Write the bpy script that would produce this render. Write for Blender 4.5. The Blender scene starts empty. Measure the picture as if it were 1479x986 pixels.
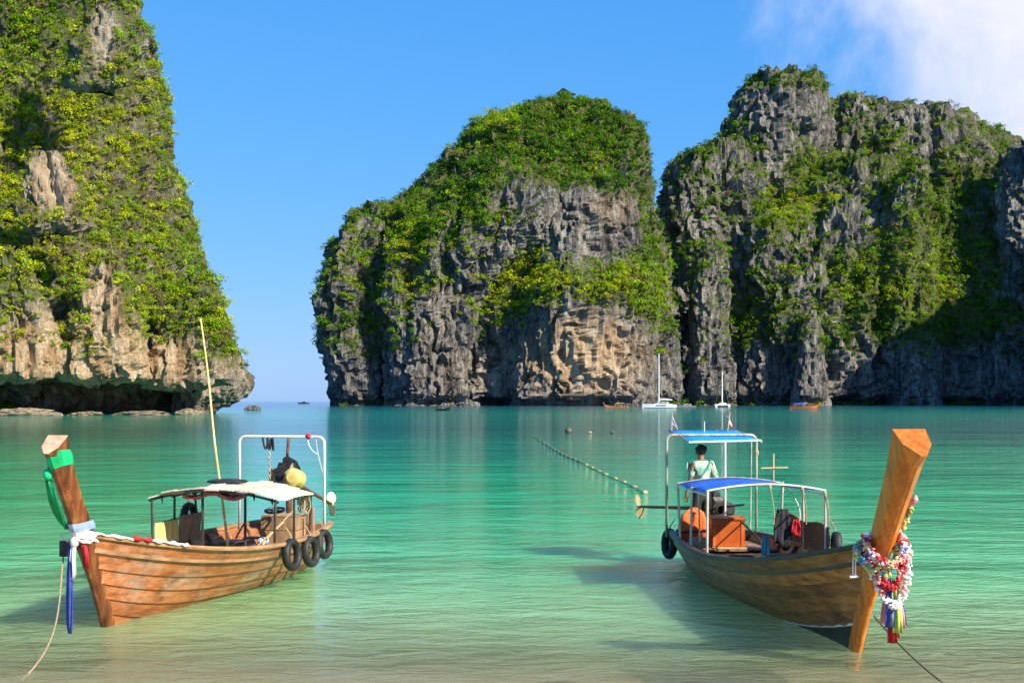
import bpy, math, random
import numpy as np
from mathutils import Vector, Matrix

random.seed(7)
RNG = np.random.default_rng(11)
SC = bpy.context.scene
COL = SC.collection
R = math.radians

# ------------------------------------------------------------------ camera
F, HOR, CX, H = 1900.0, 579.0, 739.5, 3.0        # focal length in photo pixels, horizon row, centre, eye height
cam = bpy.data.cameras.new('camera')
cam.sensor_width = 36.0
cam.lens = 36.0 * F / 1479.0
cam.shift_y = (HOR - 493.0) / 1479.0
cam.clip_start = 0.1
cam.clip_end = 60000
camo = bpy.data.objects.new('camera', cam)
camo.location = (0, 0, H)
camo.rotation_euler = (R(90), 0, 0)
COL.objects.link(camo)
SC.camera = camo

# ------------------------------------------------------------------ sky and sun
SUN = Vector((0.70, -0.56, 0.62)).normalized()
world = bpy.data.worlds.new('World')
SC.world = world
world.use_nodes = True
wn, wl = world.node_tree.nodes, world.node_tree.links
wn.clear()
wout = wn.new('ShaderNodeOutputWorld')
wbg = wn.new('ShaderNodeBackground'); wbg.inputs['Strength'].default_value = 0.085
sky = wn.new('ShaderNodeTexSky'); sky.sky_type = 'NISHITA'; sky.sun_disc = False
sky.sun_elevation = math.asin(SUN.z); sky.sun_rotation = math.atan2(SUN.x, SUN.y)
sky.air_density = 1.0; sky.dust_density = 0.3; sky.ozone_density = 2.0; sky.altitude = 0
# grade of the clear tropical sky: each channel gets its own gain and gamma
wsep = wn.new('ShaderNodeSeparateColor'); hsv = wn.new('ShaderNodeCombineColor')
wl.new(sky.outputs[0], wsep.inputs[0])
for i, (gain, gam) in enumerate(((2.1, 1.0), (3.6, 0.50), (6.3, 0.20))):
    s_ = wn.new('ShaderNodeMath'); s_.operation = 'MULTIPLY'; s_.inputs[1].default_value = 0.16
    g_ = wn.new('ShaderNodeMath'); g_.operation = 'POWER'; g_.inputs[1].default_value = gam
    m_ = wn.new('ShaderNodeMath'); m_.operation = 'MULTIPLY'; m_.inputs[1].default_value = gain
    wl.new(wsep.outputs[i], s_.inputs[0]); wl.new(s_.outputs[0], g_.inputs[0]); wl.new(g_.outputs[0], m_.inputs[0]); wl.new(m_.outputs[0], hsv.inputs[i])
tc = wn.new('ShaderNodeTexCoord')
dot = wn.new('ShaderNodeVectorMath'); dot.operation = 'DOT_PRODUCT'
dot.inputs[1].default_value = Vector((0.60, 1.0, 0.42)).normalized()
wl.new(tc.outputs['Generated'], dot.inputs[0])
cn = wn.new('ShaderNodeTexNoise'); cn.inputs['Scale'].default_value = 7.0; cn.inputs['Detail'].default_value = 9
cn.inputs['Roughness'].default_value = 0.62; cn.inputs['Distortion'].default_value = 0.4
wl.new(tc.outputs['Generated'], cn.inputs['Vector'])
ma = wn.new('ShaderNodeMath'); ma.operation = 'MULTIPLY_ADD'; ma.inputs[1].default_value = 0.095
wl.new(cn.outputs[0], ma.inputs[0]); wl.new(dot.outputs['Value'], ma.inputs[2])
mr = wn.new('ShaderNodeMapRange'); mr.interpolation_type = 'SMOOTHSTEP'
mr.inputs['From Min'].default_value = 0.990; mr.inputs['From Max'].default_value = 1.042
wl.new(ma.outputs[0], mr.inputs['Value'])
mixw = wn.new('ShaderNodeMixRGB'); mixw.inputs[2].default_value = (5.9, 5.9, 6.9, 1)
wl.new(mr.outputs[0], mixw.inputs[0]); wl.new(hsv.outputs[0], mixw.inputs[1])
wl.new(mixw.outputs[0], wbg.inputs['Color'])
wl.new(wbg.outputs[0], wout.inputs['Surface'])

sun = bpy.data.lights.new('sun', 'SUN')
sun.energy = 5.0; sun.angle = R(0.5); sun.color = (1.0, 0.92, 0.78)
suno = bpy.data.objects.new('sun', sun)
suno.rotation_euler = (-SUN).to_track_quat('-Z', 'Y').to_euler()
suno.location = (40, -30, 60)
COL.objects.link(suno)

SC.render.engine = 'CYCLES'
vs = SC.view_settings
vs.view_transform = 'Standard'; vs.look = 'None'; vs.exposure = 0.92; vs.gamma = 1.0
vs.use_curve_mapping = False

# ------------------------------------------------------------------ materials
def new_mat(name):
    m = bpy.data.materials.new(name); m.use_nodes = True
    nt = m.node_tree
    return m, nt.nodes, nt.links, nt.nodes['Principled BSDF']

def ramp(n, stops):
    r = n.new('ShaderNodeValToRGB')
    e = r.color_ramp.elements
    while len(e) < len(stops): e.new(0.5)
    for el, (p, c) in zip(e, stops):
        el.position = p; el.color = (*c, 1) if len(c) == 3 else c
    return r

def surf(name, c1, c2, scale=(4, 4, 4), rough=0.7, bump=0.2, detail=5, c3=None, metal=0.0, spec=0.4, lo=0.35, hi=0.65, bdist=0.02, stain=None, sscale=(1.1, 1.1, 1.6), vary=(0.78, 1.2)):
    """two or three colours mixed by a stretched noise, with fine relief"""
    m, n, l, b = new_mat(name)
    t = n.new('ShaderNodeTexCoord'); mp = n.new('ShaderNodeMapping'); mp.inputs['Scale'].default_value = scale
    l.new(t.outputs['Object'], mp.inputs[0])
    oi = n.new('ShaderNodeObjectInfo')
    ad = n.new('ShaderNodeVectorMath'); ad.operation = 'MULTIPLY_ADD'; ad.inputs[1].default_value = (1, 1, 1)
    mu = n.new('ShaderNodeVectorMath'); mu.operation = 'SCALE'; mu.inputs['Scale'].default_value = 23.0
    l.new(oi.outputs['Random'], mu.inputs[0])
    l.new(mp.outputs[0], ad.inputs[0]); l.new(mu.outputs[0], ad.inputs[2])
    nz = n.new('ShaderNodeTexNoise'); nz.inputs['Scale'].default_value = 1.0; nz.inputs['Detail'].default_value = detail
    nz.inputs['Roughness'].default_value = 0.62
    l.new(ad.outputs[0], nz.inputs['Vector'])
    st = [(lo, c1), (hi, c2)] if c3 is None else [(lo, c1), (0.5 * (lo + hi), c2), (hi, c3)]
    rp = ramp(n, st)
    l.new(nz.outputs[0], rp.inputs[0])
    hv = n.new('ShaderNodeHueSaturation')
    mrn = n.new('ShaderNodeMapRange'); mrn.inputs['To Min'].default_value = vary[0]; mrn.inputs['To Max'].default_value = vary[1]
    l.new(oi.outputs['Random'], mrn.inputs['Value']); l.new(mrn.outputs[0], hv.inputs['Value'])
    src = rp.outputs[0]
    if stain:
        ms = n.new('ShaderNodeMapping'); ms.inputs['Scale'].default_value = sscale; l.new(t.outputs['Object'], ms.inputs[0])
        for si, (sc_, amt, lo_, hi_) in enumerate(stain):
            ns = n.new('ShaderNodeTexNoise'); ns.inputs['Scale'].default_value = 1.0 + 0.9*si; ns.inputs['Detail'].default_value = 8; ns.inputs['Roughness'].default_value = 0.7
            l.new(ms.outputs[0], ns.inputs['Vector'])
            mq = n.new('ShaderNodeMapRange'); mq.inputs['From Min'].default_value = lo_; mq.inputs['From Max'].default_value = hi_; mq.inputs['To Max'].default_value = amt
            l.new(ns.outputs[0], mq.inputs['Value'])
            mxs_ = n.new('ShaderNodeMixRGB'); mxs_.inputs[2].default_value = (*sc_, 1)
            l.new(mq.outputs[0], mxs_.inputs[0]); l.new(src, mxs_.inputs[1]); src = mxs_.outputs[0]
    l.new(src, hv.inputs['Color'])
    l.new(hv.outputs[0], b.inputs['Base Color'])
    b.inputs['Roughness'].default_value = rough; b.inputs['Metallic'].default_value = metal
    b.inputs['Specular IOR Level'].default_value = spec
    if bump:
        bp = n.new('ShaderNodeBump'); bp.inputs['Strength'].default_value = bump; bp.inputs['Distance'].default_value = bdist
        l.new(nz.outputs[0], bp.inputs['Height']); l.new(bp.outputs[0], b.inputs['Normal'])
    return m

M = {}
M['hull_orange'] = surf('weathered orange hull wood', (0.11, 0.032, 0.011), (0.33, 0.105, 0.032), (1.3, 9, 13), 0.45, 0.25, 7, (0.46, 0.20, 0.075), lo=0.28, hi=0.74,
                        stain=[((0.42, 0.31, 0.22), 0.65, 0.50, 0.68), ((0.055, 0.022, 0.012), 0.75, 0.54, 0.70)])
M['hull_olive'] = surf('varnished brown hull wood', (0.13, 0.036, 0.007), (0.38, 0.125, 0.020), (0.8, 8, 14), 0.34, 0.25, 7, (0.56, 0.24, 0.05), lo=0.30, hi=0.72,
                       stain=[((0.56, 0.27, 0.06), 0.6, 0.52, 0.70), ((0.050, 0.020, 0.008), 0.75, 0.54, 0.72)], vary=(0.62, 1.35))
M['prow_brown'] = surf('aged brown prow wood', (0.05, 0.015, 0.006), (0.21, 0.062, 0.017), (9, 9, 1.6), 0.45, 0.3, 6, (0.44, 0.19, 0.055), lo=0.33, hi=0.72)
M['prow_cut'] = surf('pale sawn prow end', (0.36, 0.20, 0.12), (0.58, 0.37, 0.24), (9, 9, 9), 0.7, 0.2)
M['prow_orange'] = surf('varnished orange prow wood', (0.33, 0.085, 0.008), (0.64, 0.185, 0.014), (14, 14, 0.8), 0.30, 0.15, 7, stain=[((0.20, 0.055, 0.010), 0.55, 0.52, 0.72)])
M['rail_wood'] = surf('sun bleached rail wood', (0.22, 0.105, 0.04), (0.44, 0.25, 0.12), (2, 8, 8), 0.6, 0.3)
M['rail_dark'] = surf('black painted rail', (0.012, 0.012, 0.012), (0.05, 0.045, 0.035), (2, 8, 8), 0.4, 0.2)
M['bottom_dark'] = surf('dark green bottom paint', (0.012, 0.022, 0.018), (0.04, 0.055, 0.04), (3, 6, 6), 0.5, 0.15)
M['white_line'] = surf('white painted waterline', (0.5, 0.5, 0.46), (0.72, 0.72, 0.68), (5, 5, 5), 0.5, 0.0)
M['deck_wood'] = surf('worn deck wood', (0.10, 0.055, 0.025), (0.32, 0.20, 0.10), (2.2, 10, 10), 0.7, 0.3)
M['deck_dark'] = surf('dark wet deck wood', (0.03, 0.022, 0.016), (0.13, 0.085, 0.05), (2.2, 10, 10), 0.55, 0.3)
M['crate_wood'] = surf('rough crate wood', (0.20, 0.11, 0.05), (0.40, 0.25, 0.13), (12, 12, 2), 0.75, 0.3)
M['thatch'] = surf('straw coloured canvas', (0.50, 0.41, 0.27), (0.74, 0.67, 0.52), (1.5, 14, 6), 0.8, 0.35, 6, stain=[((0.30, 0.22, 0.13), 0.6, 0.52, 0.68)])
M['canvas_red'] = surf('faded red cloth', (0.30, 0.05, 0.04), (0.52, 0.16, 0.12), (6, 6, 6), 0.8, 0.2)
M['pole_dark'] = surf('dark steel post', (0.012, 0.014, 0.014), (0.05, 0.05, 0.045), (9, 9, 3), 0.5, 0.1)
M['pipe_white'] = surf('chalky white pipe', (0.50, 0.46, 0.42), (0.78, 0.75, 0.70), (9, 9, 3), 0.5, 0.05, lo=0.25, hi=0.55)
M['pipe_steel'] = surf('tan stained steel pipe', (0.30, 0.25, 0.19), (0.60, 0.54, 0.45), (9, 9, 3), 0.4, 0.05, metal=0.2)
M['bamboo'] = surf('dry bamboo', (0.50, 0.33, 0.12), (0.72, 0.54, 0.27), (12, 12, 2), 0.5, 0.1)
M['rope'] = surf('tan rope', (0.25, 0.17, 0.08), (0.48, 0.37, 0.22), (40, 40, 40), 0.9, 0.4)
M['rope_dark'] = surf('dark wet rope', (0.05, 0.04, 0.025), (0.13, 0.10, 0.06), (40, 40, 40), 0.9, 0.3)
M['rope_white'] = surf('white cord', (0.45, 0.42, 0.38), (0.70, 0.68, 0.62), (30, 30, 30), 0.9, 0.2)
M['rubber'] = surf('black rubber', (0.008, 0.008, 0.009), (0.030, 0.029, 0.028), (12, 12, 12), 0.6, 0.3)
M['engine_black'] = surf('greasy black engine iron', (0.008, 0.008, 0.008), (0.05, 0.042, 0.034), (9, 9, 9), 0.45, 0.4, metal=0.3)
M['engine_yellow'] = surf('dirty yellow engine cover', (0.40, 0.30, 0.06), (0.62, 0.50, 0.16), (7, 7, 7), 0.5, 0.2)
M['rust'] = surf('rusty iron', (0.07, 0.025, 0.012), (0.22, 0.09, 0.04), (12, 12, 12), 0.8, 0.4)
M['brass'] = surf('dull brass blade', (0.40, 0.28, 0.13), (0.62, 0.47, 0.26), (9, 9, 9), 0.45, 0.1, metal=0.35)
M['cloth_green'] = surf('bright green cloth', (0.0, 0.28, 0.09), (0.006, 0.46, 0.17), (5, 5, 5), 0.75, 0.2)
M['cloth_white'] = surf('white cloth', (0.58, 0.56, 0.56), (0.80, 0.78, 0.78), (6, 6, 6), 0.8, 0.2)
M['cloth_red'] = surf('red cloth', (0.42, 0.01, 0.018), (0.62, 0.03, 0.035), (6, 6, 6), 0.75, 0.2)
M['cloth_blue'] = surf('blue cloth', (0.03, 0.05, 0.26), (0.07, 0.10, 0.42), (6, 6, 6), 0.75, 0.2)
M['cloth_lilac'] = surf('pale blue cloth', (0.22, 0.30, 0.52), (0.36, 0.44, 0.66), (6, 6, 6), 0.75, 0.2)
M['cloth_yellow'] = surf('yellow cloth', (0.66, 0.52, 0.12), (0.82, 0.70, 0.28), (14, 14, 3), 0.8, 0.3)
M['cloth_lime'] = surf('lime cloth', (0.26, 0.40, 0.05), (0.42, 0.55, 0.10), (6, 6, 6), 0.75, 0.2)
M['cloth_pink'] = surf('pink cloth', (0.66, 0.22, 0.24), (0.80, 0.42, 0.40), (6, 6, 6), 0.75, 0.2)
M['cloth_black'] = surf('black cloth', (0.008, 0.008, 0.012), (0.03, 0.03, 0.04), (6, 6, 6), 0.85, 0.3)
M['cloth_orange'] = surf('orange life vest fabric', (0.60, 0.085, 0.012), (0.78, 0.17, 0.03), (6, 6, 6), 0.7, 0.2)
M['cloth_teal'] = surf('turquoise plastic', (0.03, 0.30, 0.40), (0.07, 0.45, 0.55), (6, 6, 6), 0.4, 0.1)
M['tarp_cyan'] = surf('sky blue tarpaulin', (0.0, 0.21, 0.54), (0.005, 0.30, 0.68), (5, 14, 5), 0.45, 0.25)
M['tarp_blue'] = surf('cobalt blue tarpaulin', (0.006, 0.085, 0.50), (0.014, 0.14, 0.66), (5, 16, 5), 0.45, 0.25)
M['panel_tan'] = surf('tan board', (0.20, 0.13, 0.075), (0.36, 0.25, 0.15), (4, 4, 4), 0.8, 0.2)
M['mat_brown'] = surf('woven brown side mat', (0.11, 0.075, 0.03), (0.24, 0.165, 0.075), (30, 30, 30), 0.9, 0.4)
M['box_orange'] = surf('orange painted plywood', (0.50, 0.085, 0.010), (0.66, 0.15, 0.022), (5, 5, 5), 0.5, 0.15)
M['skin'] = surf('tanned skin', (0.20, 0.095, 0.05), (0.28, 0.14, 0.08), (12, 12, 12), 0.5, 0.05)
M['shirt'] = surf('pale mint shirt', (0.40, 0.52, 0.38), (0.66, 0.68, 0.48), (7, 7, 7), 0.85, 0.6, stain=[((0.10, 0.36, 0.28), 0.9, 0.47, 0.56)], sscale=(9, 9, 9), bdist=0.05)
M['shorts'] = surf('dark shorts', (0.012, 0.014, 0.014), (0.04, 0.04, 0.04), (12, 12, 12), 0.85, 0.3)
M['hair'] = surf('black hair', (0.004, 0.004, 0.004), (0.014, 0.012, 0.011), (40, 40, 40), 0.5, 0.5)
M['strap'] = surf('green strap', (0.05, 0.22, 0.17), (0.10, 0.32, 0.26), (9, 9, 9), 0.8, 0.1)
M['float_dark'] = surf('weathered dark float', (0.05, 0.055, 0.04), (0.14, 0.13, 0.09), (12, 12, 12), 0.6, 0.2)
M['float_tan'] = surf('faded tan float', (0.22, 0.165, 0.075), (0.40, 0.31, 0.16), (12, 12, 12), 0.8, 0.2)
M['gelcoat'] = surf('white gelcoat', (0.66, 0.66, 0.64), (0.82, 0.82, 0.80), (0.5, 0.5, 0.5), 0.3, 0.0)
M['glass_dark'] = surf('dark cabin glass', (0.01, 0.012, 0.016), (0.03, 0.034, 0.04), (2, 2, 2), 0.1, 0.0, spec=0.6)
M['paint_navy'] = surf('dark blue hull paint', (0.01, 0.02, 0.05), (0.03, 0.05, 0.10), (1, 1, 1), 0.35, 0.0)
M['paint_grey'] = surf('grey boat paint', (0.20, 0.22, 0.22), (0.34, 0.36, 0.36), (1, 1, 1), 0.5, 0.0)
M['wood_far'] = surf('brown boat wood', (0.14, 0.06, 0.022), (0.34, 0.16, 0.06), (1, 4, 4), 0.6, 0.1)
M['wood_red'] = surf('red painted boat wood', (0.42, 0.07, 0.025), (0.60, 0.13, 0.05), (1, 4, 4), 0.5, 0.1)
M['roof_yellow'] = surf('yellow awning', (0.45, 0.28, 0.05), (0.66, 0.45, 0.12), (2, 2, 2), 0.7, 0.1)

# rock: grey limestone with dark runs, warm stains and green growth where the mesh says so
def rock_mat(name, s):
    m, n, l, b = new_mat(name)
    geo = n.new('ShaderNodeNewGeometry')
    def noise(scale, sc, det=8, rough=0.62, dist=0.0):
        mp = n.new('ShaderNodeMapping'); mp.inputs['Scale'].default_value = (scale[0]*s, scale[1]*s, scale[2]*s)
        l.new(geo.outputs['Position'], mp.inputs[0])
        z = n.new('ShaderNodeTexNoise'); z.inputs['Scale'].default_value = sc; z.inputs['Detail'].default_value = det
        z.inputs['Roughness'].default_value = rough; z.inputs['Distortion'].default_value = dist
        l.new(mp.outputs[0], z.inputs['Vector']); return z
    n1 = noise((1, 1, 0.15), 0.16, 10, 0.70, 0.8)     # vertical runs
    n2 = noise((1, 1, 0.7), 0.045, 6)                # broad patches
    n3 = noise((1, 1, 0.6), 0.5, 7, 0.72)            # fine
    r1 = ramp(n, [(0.33, (0.06, 0.06, 0.06)), (0.44, (0.21, 0.20, 0.18)), (0.55, (0.40, 0.37, 0.32)), (0.72, (0.56, 0.51, 0.43))])
    l.new(n1.outputs[0], r1.inputs[0])
    r2 = ramp(n, [(0.36, (0.42, 0.42, 0.44)), (0.64, (1.0, 0.97, 0.92))]); l.new(n2.outputs[0], r2.inputs[0])
    n4 = noise((1, 1, 0.20), 0.22, 6, 0.62, 1.0)     # dark lines: the shade inside cracks, painted into the rock colour
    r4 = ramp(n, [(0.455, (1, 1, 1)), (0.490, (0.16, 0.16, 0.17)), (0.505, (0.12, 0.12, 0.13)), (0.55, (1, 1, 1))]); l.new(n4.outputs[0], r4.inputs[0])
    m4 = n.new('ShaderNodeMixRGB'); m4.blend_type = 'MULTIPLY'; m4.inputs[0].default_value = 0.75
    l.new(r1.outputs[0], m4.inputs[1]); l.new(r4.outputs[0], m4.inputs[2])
    mx = n.new('ShaderNodeMixRGB'); mx.blend_type = 'MULTIPLY'; mx.inputs[0].default_value = 0.65
    l.new(m4.outputs[0], mx.inputs[1]); l.new(r2.outputs[0], mx.inputs[2])
    at = n.new('ShaderNodeAttribute'); at.attribute_name = 'warm'
    rw = ramp(n, [(0.30, (0.18, 0.105, 0.055)), (0.45, (0.52, 0.33, 0.17)), (0.64, (0.74, 0.59, 0.40))]); l.new(n1.outputs[0], rw.inputs[0])
    wm = n.new('ShaderNodeMath'); wm.operation = 'MULTIPLY_ADD'; wm.inputs[1].default_value = 1.6; wm.inputs[2].default_value = -0.80
    l.new(n3.outputs[0], wm.inputs[0])
    ws = n.new('ShaderNodeMath'); ws.operation = 'ADD'; ws.use_clamp = True
    wmul = n.new('ShaderNodeMath'); wmul.operation = 'MULTIPLY'
    l.new(at.outputs['Fac'], ws.inputs[0]); l.new(wm.outputs[0], ws.inputs[1])
    l.new(at.outputs['Fac'], wmul.inputs[0]); l.new(ws.outputs[0], wmul.inputs[1])
    mw = n.new('ShaderNodeMixRGB'); l.new(wmul.outputs[0], mw.inputs[0]); l.new(mx.outputs[0], mw.inputs[1]); l.new(rw.outputs[0], mw.inputs[2])
    av = n.new('ShaderNodeAttribute'); av.attribute_name = 'moss'
    vg = n.new('ShaderNodeMath'); vg.operation = 'MULTIPLY_ADD'; vg.inputs[1].default_value = 2.2; vg.inputs[2].default_value = -1.25
    l.new(n3.outputs[0], vg.inputs[0])
    va = n.new('ShaderNodeMath'); va.operation = 'ADD'; va.use_clamp = True
    l.new(av.outputs['Fac'], va.inputs[0]); l.new(vg.outputs[0], va.inputs[1])
    vm = n.new('ShaderNodeMath'); vm.operation = 'MULTIPLY'; vm.use_clamp = True
    l.new(va.outputs[0], vm.inputs[0]); l.new(av.outputs['Fac'], vm.inputs[1])
    rg = ramp(n, [(0.35, (0.05, 0.075, 0.014)), (0.65, (0.17, 0.20, 0.030))]); l.new(n3.outputs[0], rg.inputs[0])
    mg = n.new('ShaderNodeMixRGB'); l.new(vm.outputs[0], mg.inputs[0]); l.new(mw.outputs[0], mg.inputs[1]); l.new(rg.outputs[0], mg.inputs[2])
    l.new(mg.outputs[0], b.inputs['Base Color'])
    b.inputs['Roughness'].default_value = 0.9; b.inputs['Specular IOR Level'].default_value = 0.2
    add = n.new('ShaderNodeMath'); add.operation = 'MULTIPLY_ADD'; add.inputs[1].default_value = 1.1
    l.new(n3.outputs[0], add.inputs[0]); l.new(n1.outputs[0], add.inputs[2])
    bp = n.new('ShaderNodeBump'); bp.inputs['Strength'].default_value = 0.9; bp.inputs['Distance'].default_value = 5.0 / s
    l.new(add.outputs[0], bp.inputs['Height']); l.new(bp.outputs[0], b.inputs['Normal'])
    return m
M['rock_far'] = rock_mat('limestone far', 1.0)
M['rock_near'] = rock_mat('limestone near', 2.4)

def leaf_mat():
    m, n, l, b = new_mat('leaves')
    at = n.new('ShaderNodeAttribute'); at.attribute_name = 'leafcol'
    df = n.new('ShaderNodeBsdfDiffuse'); tr = n.new('ShaderNodeBsdfTranslucent')
    mx = n.new('ShaderNodeMixShader'); mx.inputs[0].default_value = 0.40
    l.new(at.outputs['Color'], df.inputs['Color']); l.new(at.outputs['Color'], tr.inputs['Color'])
    l.new(df.outputs[0], mx.inputs[1]); l.new(tr.outputs[0], mx.inputs[2])
    l.new(mx.outputs[0], n['Material Output'].inputs['Surface'])
    n.remove(b)
    return m
M['leaves'] = leaf_mat()

def water_mat():
    m, n, l, b = new_mat('bay water')
    geo = n.new('ShaderNodeNewGeometry')
    sep = n.new('ShaderNodeSeparateXYZ'); l.new(geo.outputs['Position'], sep.inputs[0])
    # colour of the water body follows the depth: sand shows through by the beach, teal in the bay, blue at sea
    lg = n.new('ShaderNodeMath'); lg.operation = 'LOGARITHM'; lg.inputs[1].default_value = 10.0
    l.new(sep.outputs['Y'], lg.inputs[0])
    mpn = n.new('ShaderNodeMapping'); mpn.inputs['Scale'].default_value = (0.030, 0.022, 1)
    l.new(geo.outputs['Position'], mpn.inputs[0])
    pn = n.new('ShaderNodeTexNoise'); pn.inputs['Scale'].default_value = 1.0; pn.inputs['Detail'].default_value = 4
    l.new(mpn.outputs[0], pn.inputs['Vector'])
    pa = n.new('ShaderNodeMath'); pa.operation = 'MULTIPLY_ADD'; pa.inputs[1].default_value = 0.50; pa.inputs[2].default_value = -0.25
    l.new(pn.outputs[0], pa.inputs[0])
    su = n.new('ShaderNodeMath'); su.operation = 'ADD'; l.new(lg.outputs[0], su.inputs[0]); l.new(pa.outputs[0], su.inputs[1])
    mr = n.new('ShaderNodeMapRange'); mr.inputs['From Min'].default_value = 1.0; mr.inputs['From Max'].default_value = 3.4
    l.new(su.outputs[0], mr.inputs['Value'])
    #  log10 d: 14m=1.146 .061 | 20m 1.30 .125 | 30m 1.477 .2 | 60m 1.78 .32 | 120m 2.08 .45 | 300m 2.48 .617 | 800m 2.9 .79
    rp = ramp(n, [(0.045, (0.36, 0.36, 0.18)), (0.09, (0.26, 0.43, 0.19)), (0.15, (0.12, 0.45, 0.19)), (0.26, (0.022, 0.37, 0.135)),
                  (0.38, (0.006, 0.22, 0.098)), (0.48, (0.002, 0.11, 0.068)), (0.62, (0.001, 0.24, 0.155)), (0.80, (0.002, 0.14, 0.16))])
    l.new(mr.outputs[0], rp.inputs[0])
    # open sea to the left of the far headland is deeper and bluer
    dx = n.new('ShaderNodeMath'); dx.operation = 'DIVIDE'; l.new(sep.outputs['X'], dx.inputs[0]); l.new(sep.outputs['Y'], dx.inputs[1])
    mxs = n.new('ShaderNodeMapRange'); mxs.interpolation_type = 'SMOOTHSTEP'
    mxs.inputs['From Min'].default_value = 300; mxs.inputs['From Max'].default_value = 1100
    l.new(sep.outputs['Y'], mxs.inputs['Value'])
    mc = n.new('ShaderNodeMixRGB'); l.new(mxs.outputs[0], mc.inputs[0]); l.new(rp.outputs[0], mc.inputs[1]); mc.inputs[2].default_value = (0.006, 0.05, 0.20, 1)
    l.new(mc.outputs[0], b.inputs['Base Color'])
    b.inputs['Roughness'].default_value = 0.06; b.inputs['IOR'].default_value = 1.33
    b.subsurface_method = 'BURLEY'; b.inputs['Subsurface Weight'].default_value = 0.8
    b.inputs['Subsurface Radius'].default_value = (1, 1, 1); b.inputs['Subsurface Scale'].default_value = 3.0
    b.inputs['Specular IOR Level'].default_value = 0.5
    # ripples: three sizes of waves, crests roughly along the beach
    def wave(sx, sy, sc, det, dist):
        mp = n.new('ShaderNodeMapping'); mp.inputs['Scale'].default_value = (sx, sy, 1); mp.inputs['Rotation'].default_value = (0, 0, R(6))
        l.new(geo.outputs['Position'], mp.inputs[0])
        w = n.new('ShaderNodeTexNoise'); w.inputs['Scale'].default_value = sc; w.inputs['Detail'].default_value = det
        w.inputs['Distortion'].default_value = dist; w.inputs['Roughness'].default_value = 0.55
        l.new(mp.outputs[0], w.inputs['Vector']); return w
    w1 = wave(1.15, 2.0, 1.0, 4, 0.9); w2 = wave(0.20, 0.36, 1.0, 3, 0.5); w3 = wave(4.2, 7.0, 1.0, 3, 0.5)
    a1 = n.new('ShaderNodeMath'); a1.operation = 'MULTIPLY_ADD'; a1.inputs[1].default_value = 2.6
    l.new(w2.outputs[0], a1.inputs[0]); l.new(w1.outputs[0], a1.inputs[2])
    w4 = wave(0.045, 0.095, 1.0, 4, 0.6)
    a3 = n.new('ShaderNodeMath'); a3.operation = 'MULTIPLY_ADD'; a3.inputs[1].default_value = 9.0
    l.new(w4.outputs[0], a3.inputs[0]); l.new(a1.outputs[0], a3.inputs[2])
    a2 = n.new('ShaderNodeMath'); a2.operation = 'MULTIPLY_ADD'; a2.inputs[1].default_value = 0.40
    l.new(w3.outputs[0], a2.inputs[0]); l.new(a3.outputs[0], a2.inputs[2])
    bp = n.new('ShaderNodeBump'); bp.inputs['Strength'].default_value = 1.0; bp.inputs['Distance'].default_value = 0.09
    l.new(a2.outputs[0], bp.inputs['Height']); l.new(bp.outputs[0], b.inputs['Normal'])
    # clear over the first metres of sand
    tr = n.new('ShaderNodeBsdfTransparent')
    mt = n.new('ShaderNodeMapRange'); mt.interpolation_type = 'SMOOTHSTEP'
    mt.inputs['From Min'].default_value = 11.5; mt.inputs['From Max'].default_value = 20.0
    mt.inputs['To Min'].default_value = 0.75; mt.inputs['To Max'].default_value = 0.0
    l.new(sep.outputs['Y'], mt.inputs['Value'])
    ms = n.new('ShaderNodeMixShader'); l.new(mt.outputs[0], ms.inputs[0]); l.new(b.outputs[0], ms.inputs[1]); l.new(tr.outputs[0], ms.inputs[2])
    l.new(ms.outputs[0], n['Material Output'].inputs['Surface'])
    return m
M['water'] = water_mat()
M['rock_tan'] = surf('tan tide washed rock', (0.06, 0.045, 0.03), (0.34, 0.26, 0.16), (1.2, 1.2, 3.0), 0.9, 0.8, 8, bdist=0.4)
M['sand'] = surf('pale coral sand', (0.40, 0.33, 0.21), (0.64, 0.55, 0.38), (0.7, 3.2, 1), 0.9, 0.6, 6, bdist=0.06)

# ------------------------------------------------------------------ helpers
def tag(o, label=None, cat=None, group=None, kind=None):
    if label: o['label'] = label
    if cat: o['category'] = cat
    if group: o['group'] = group
    if kind: o['kind'] = kind
    return o

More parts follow.
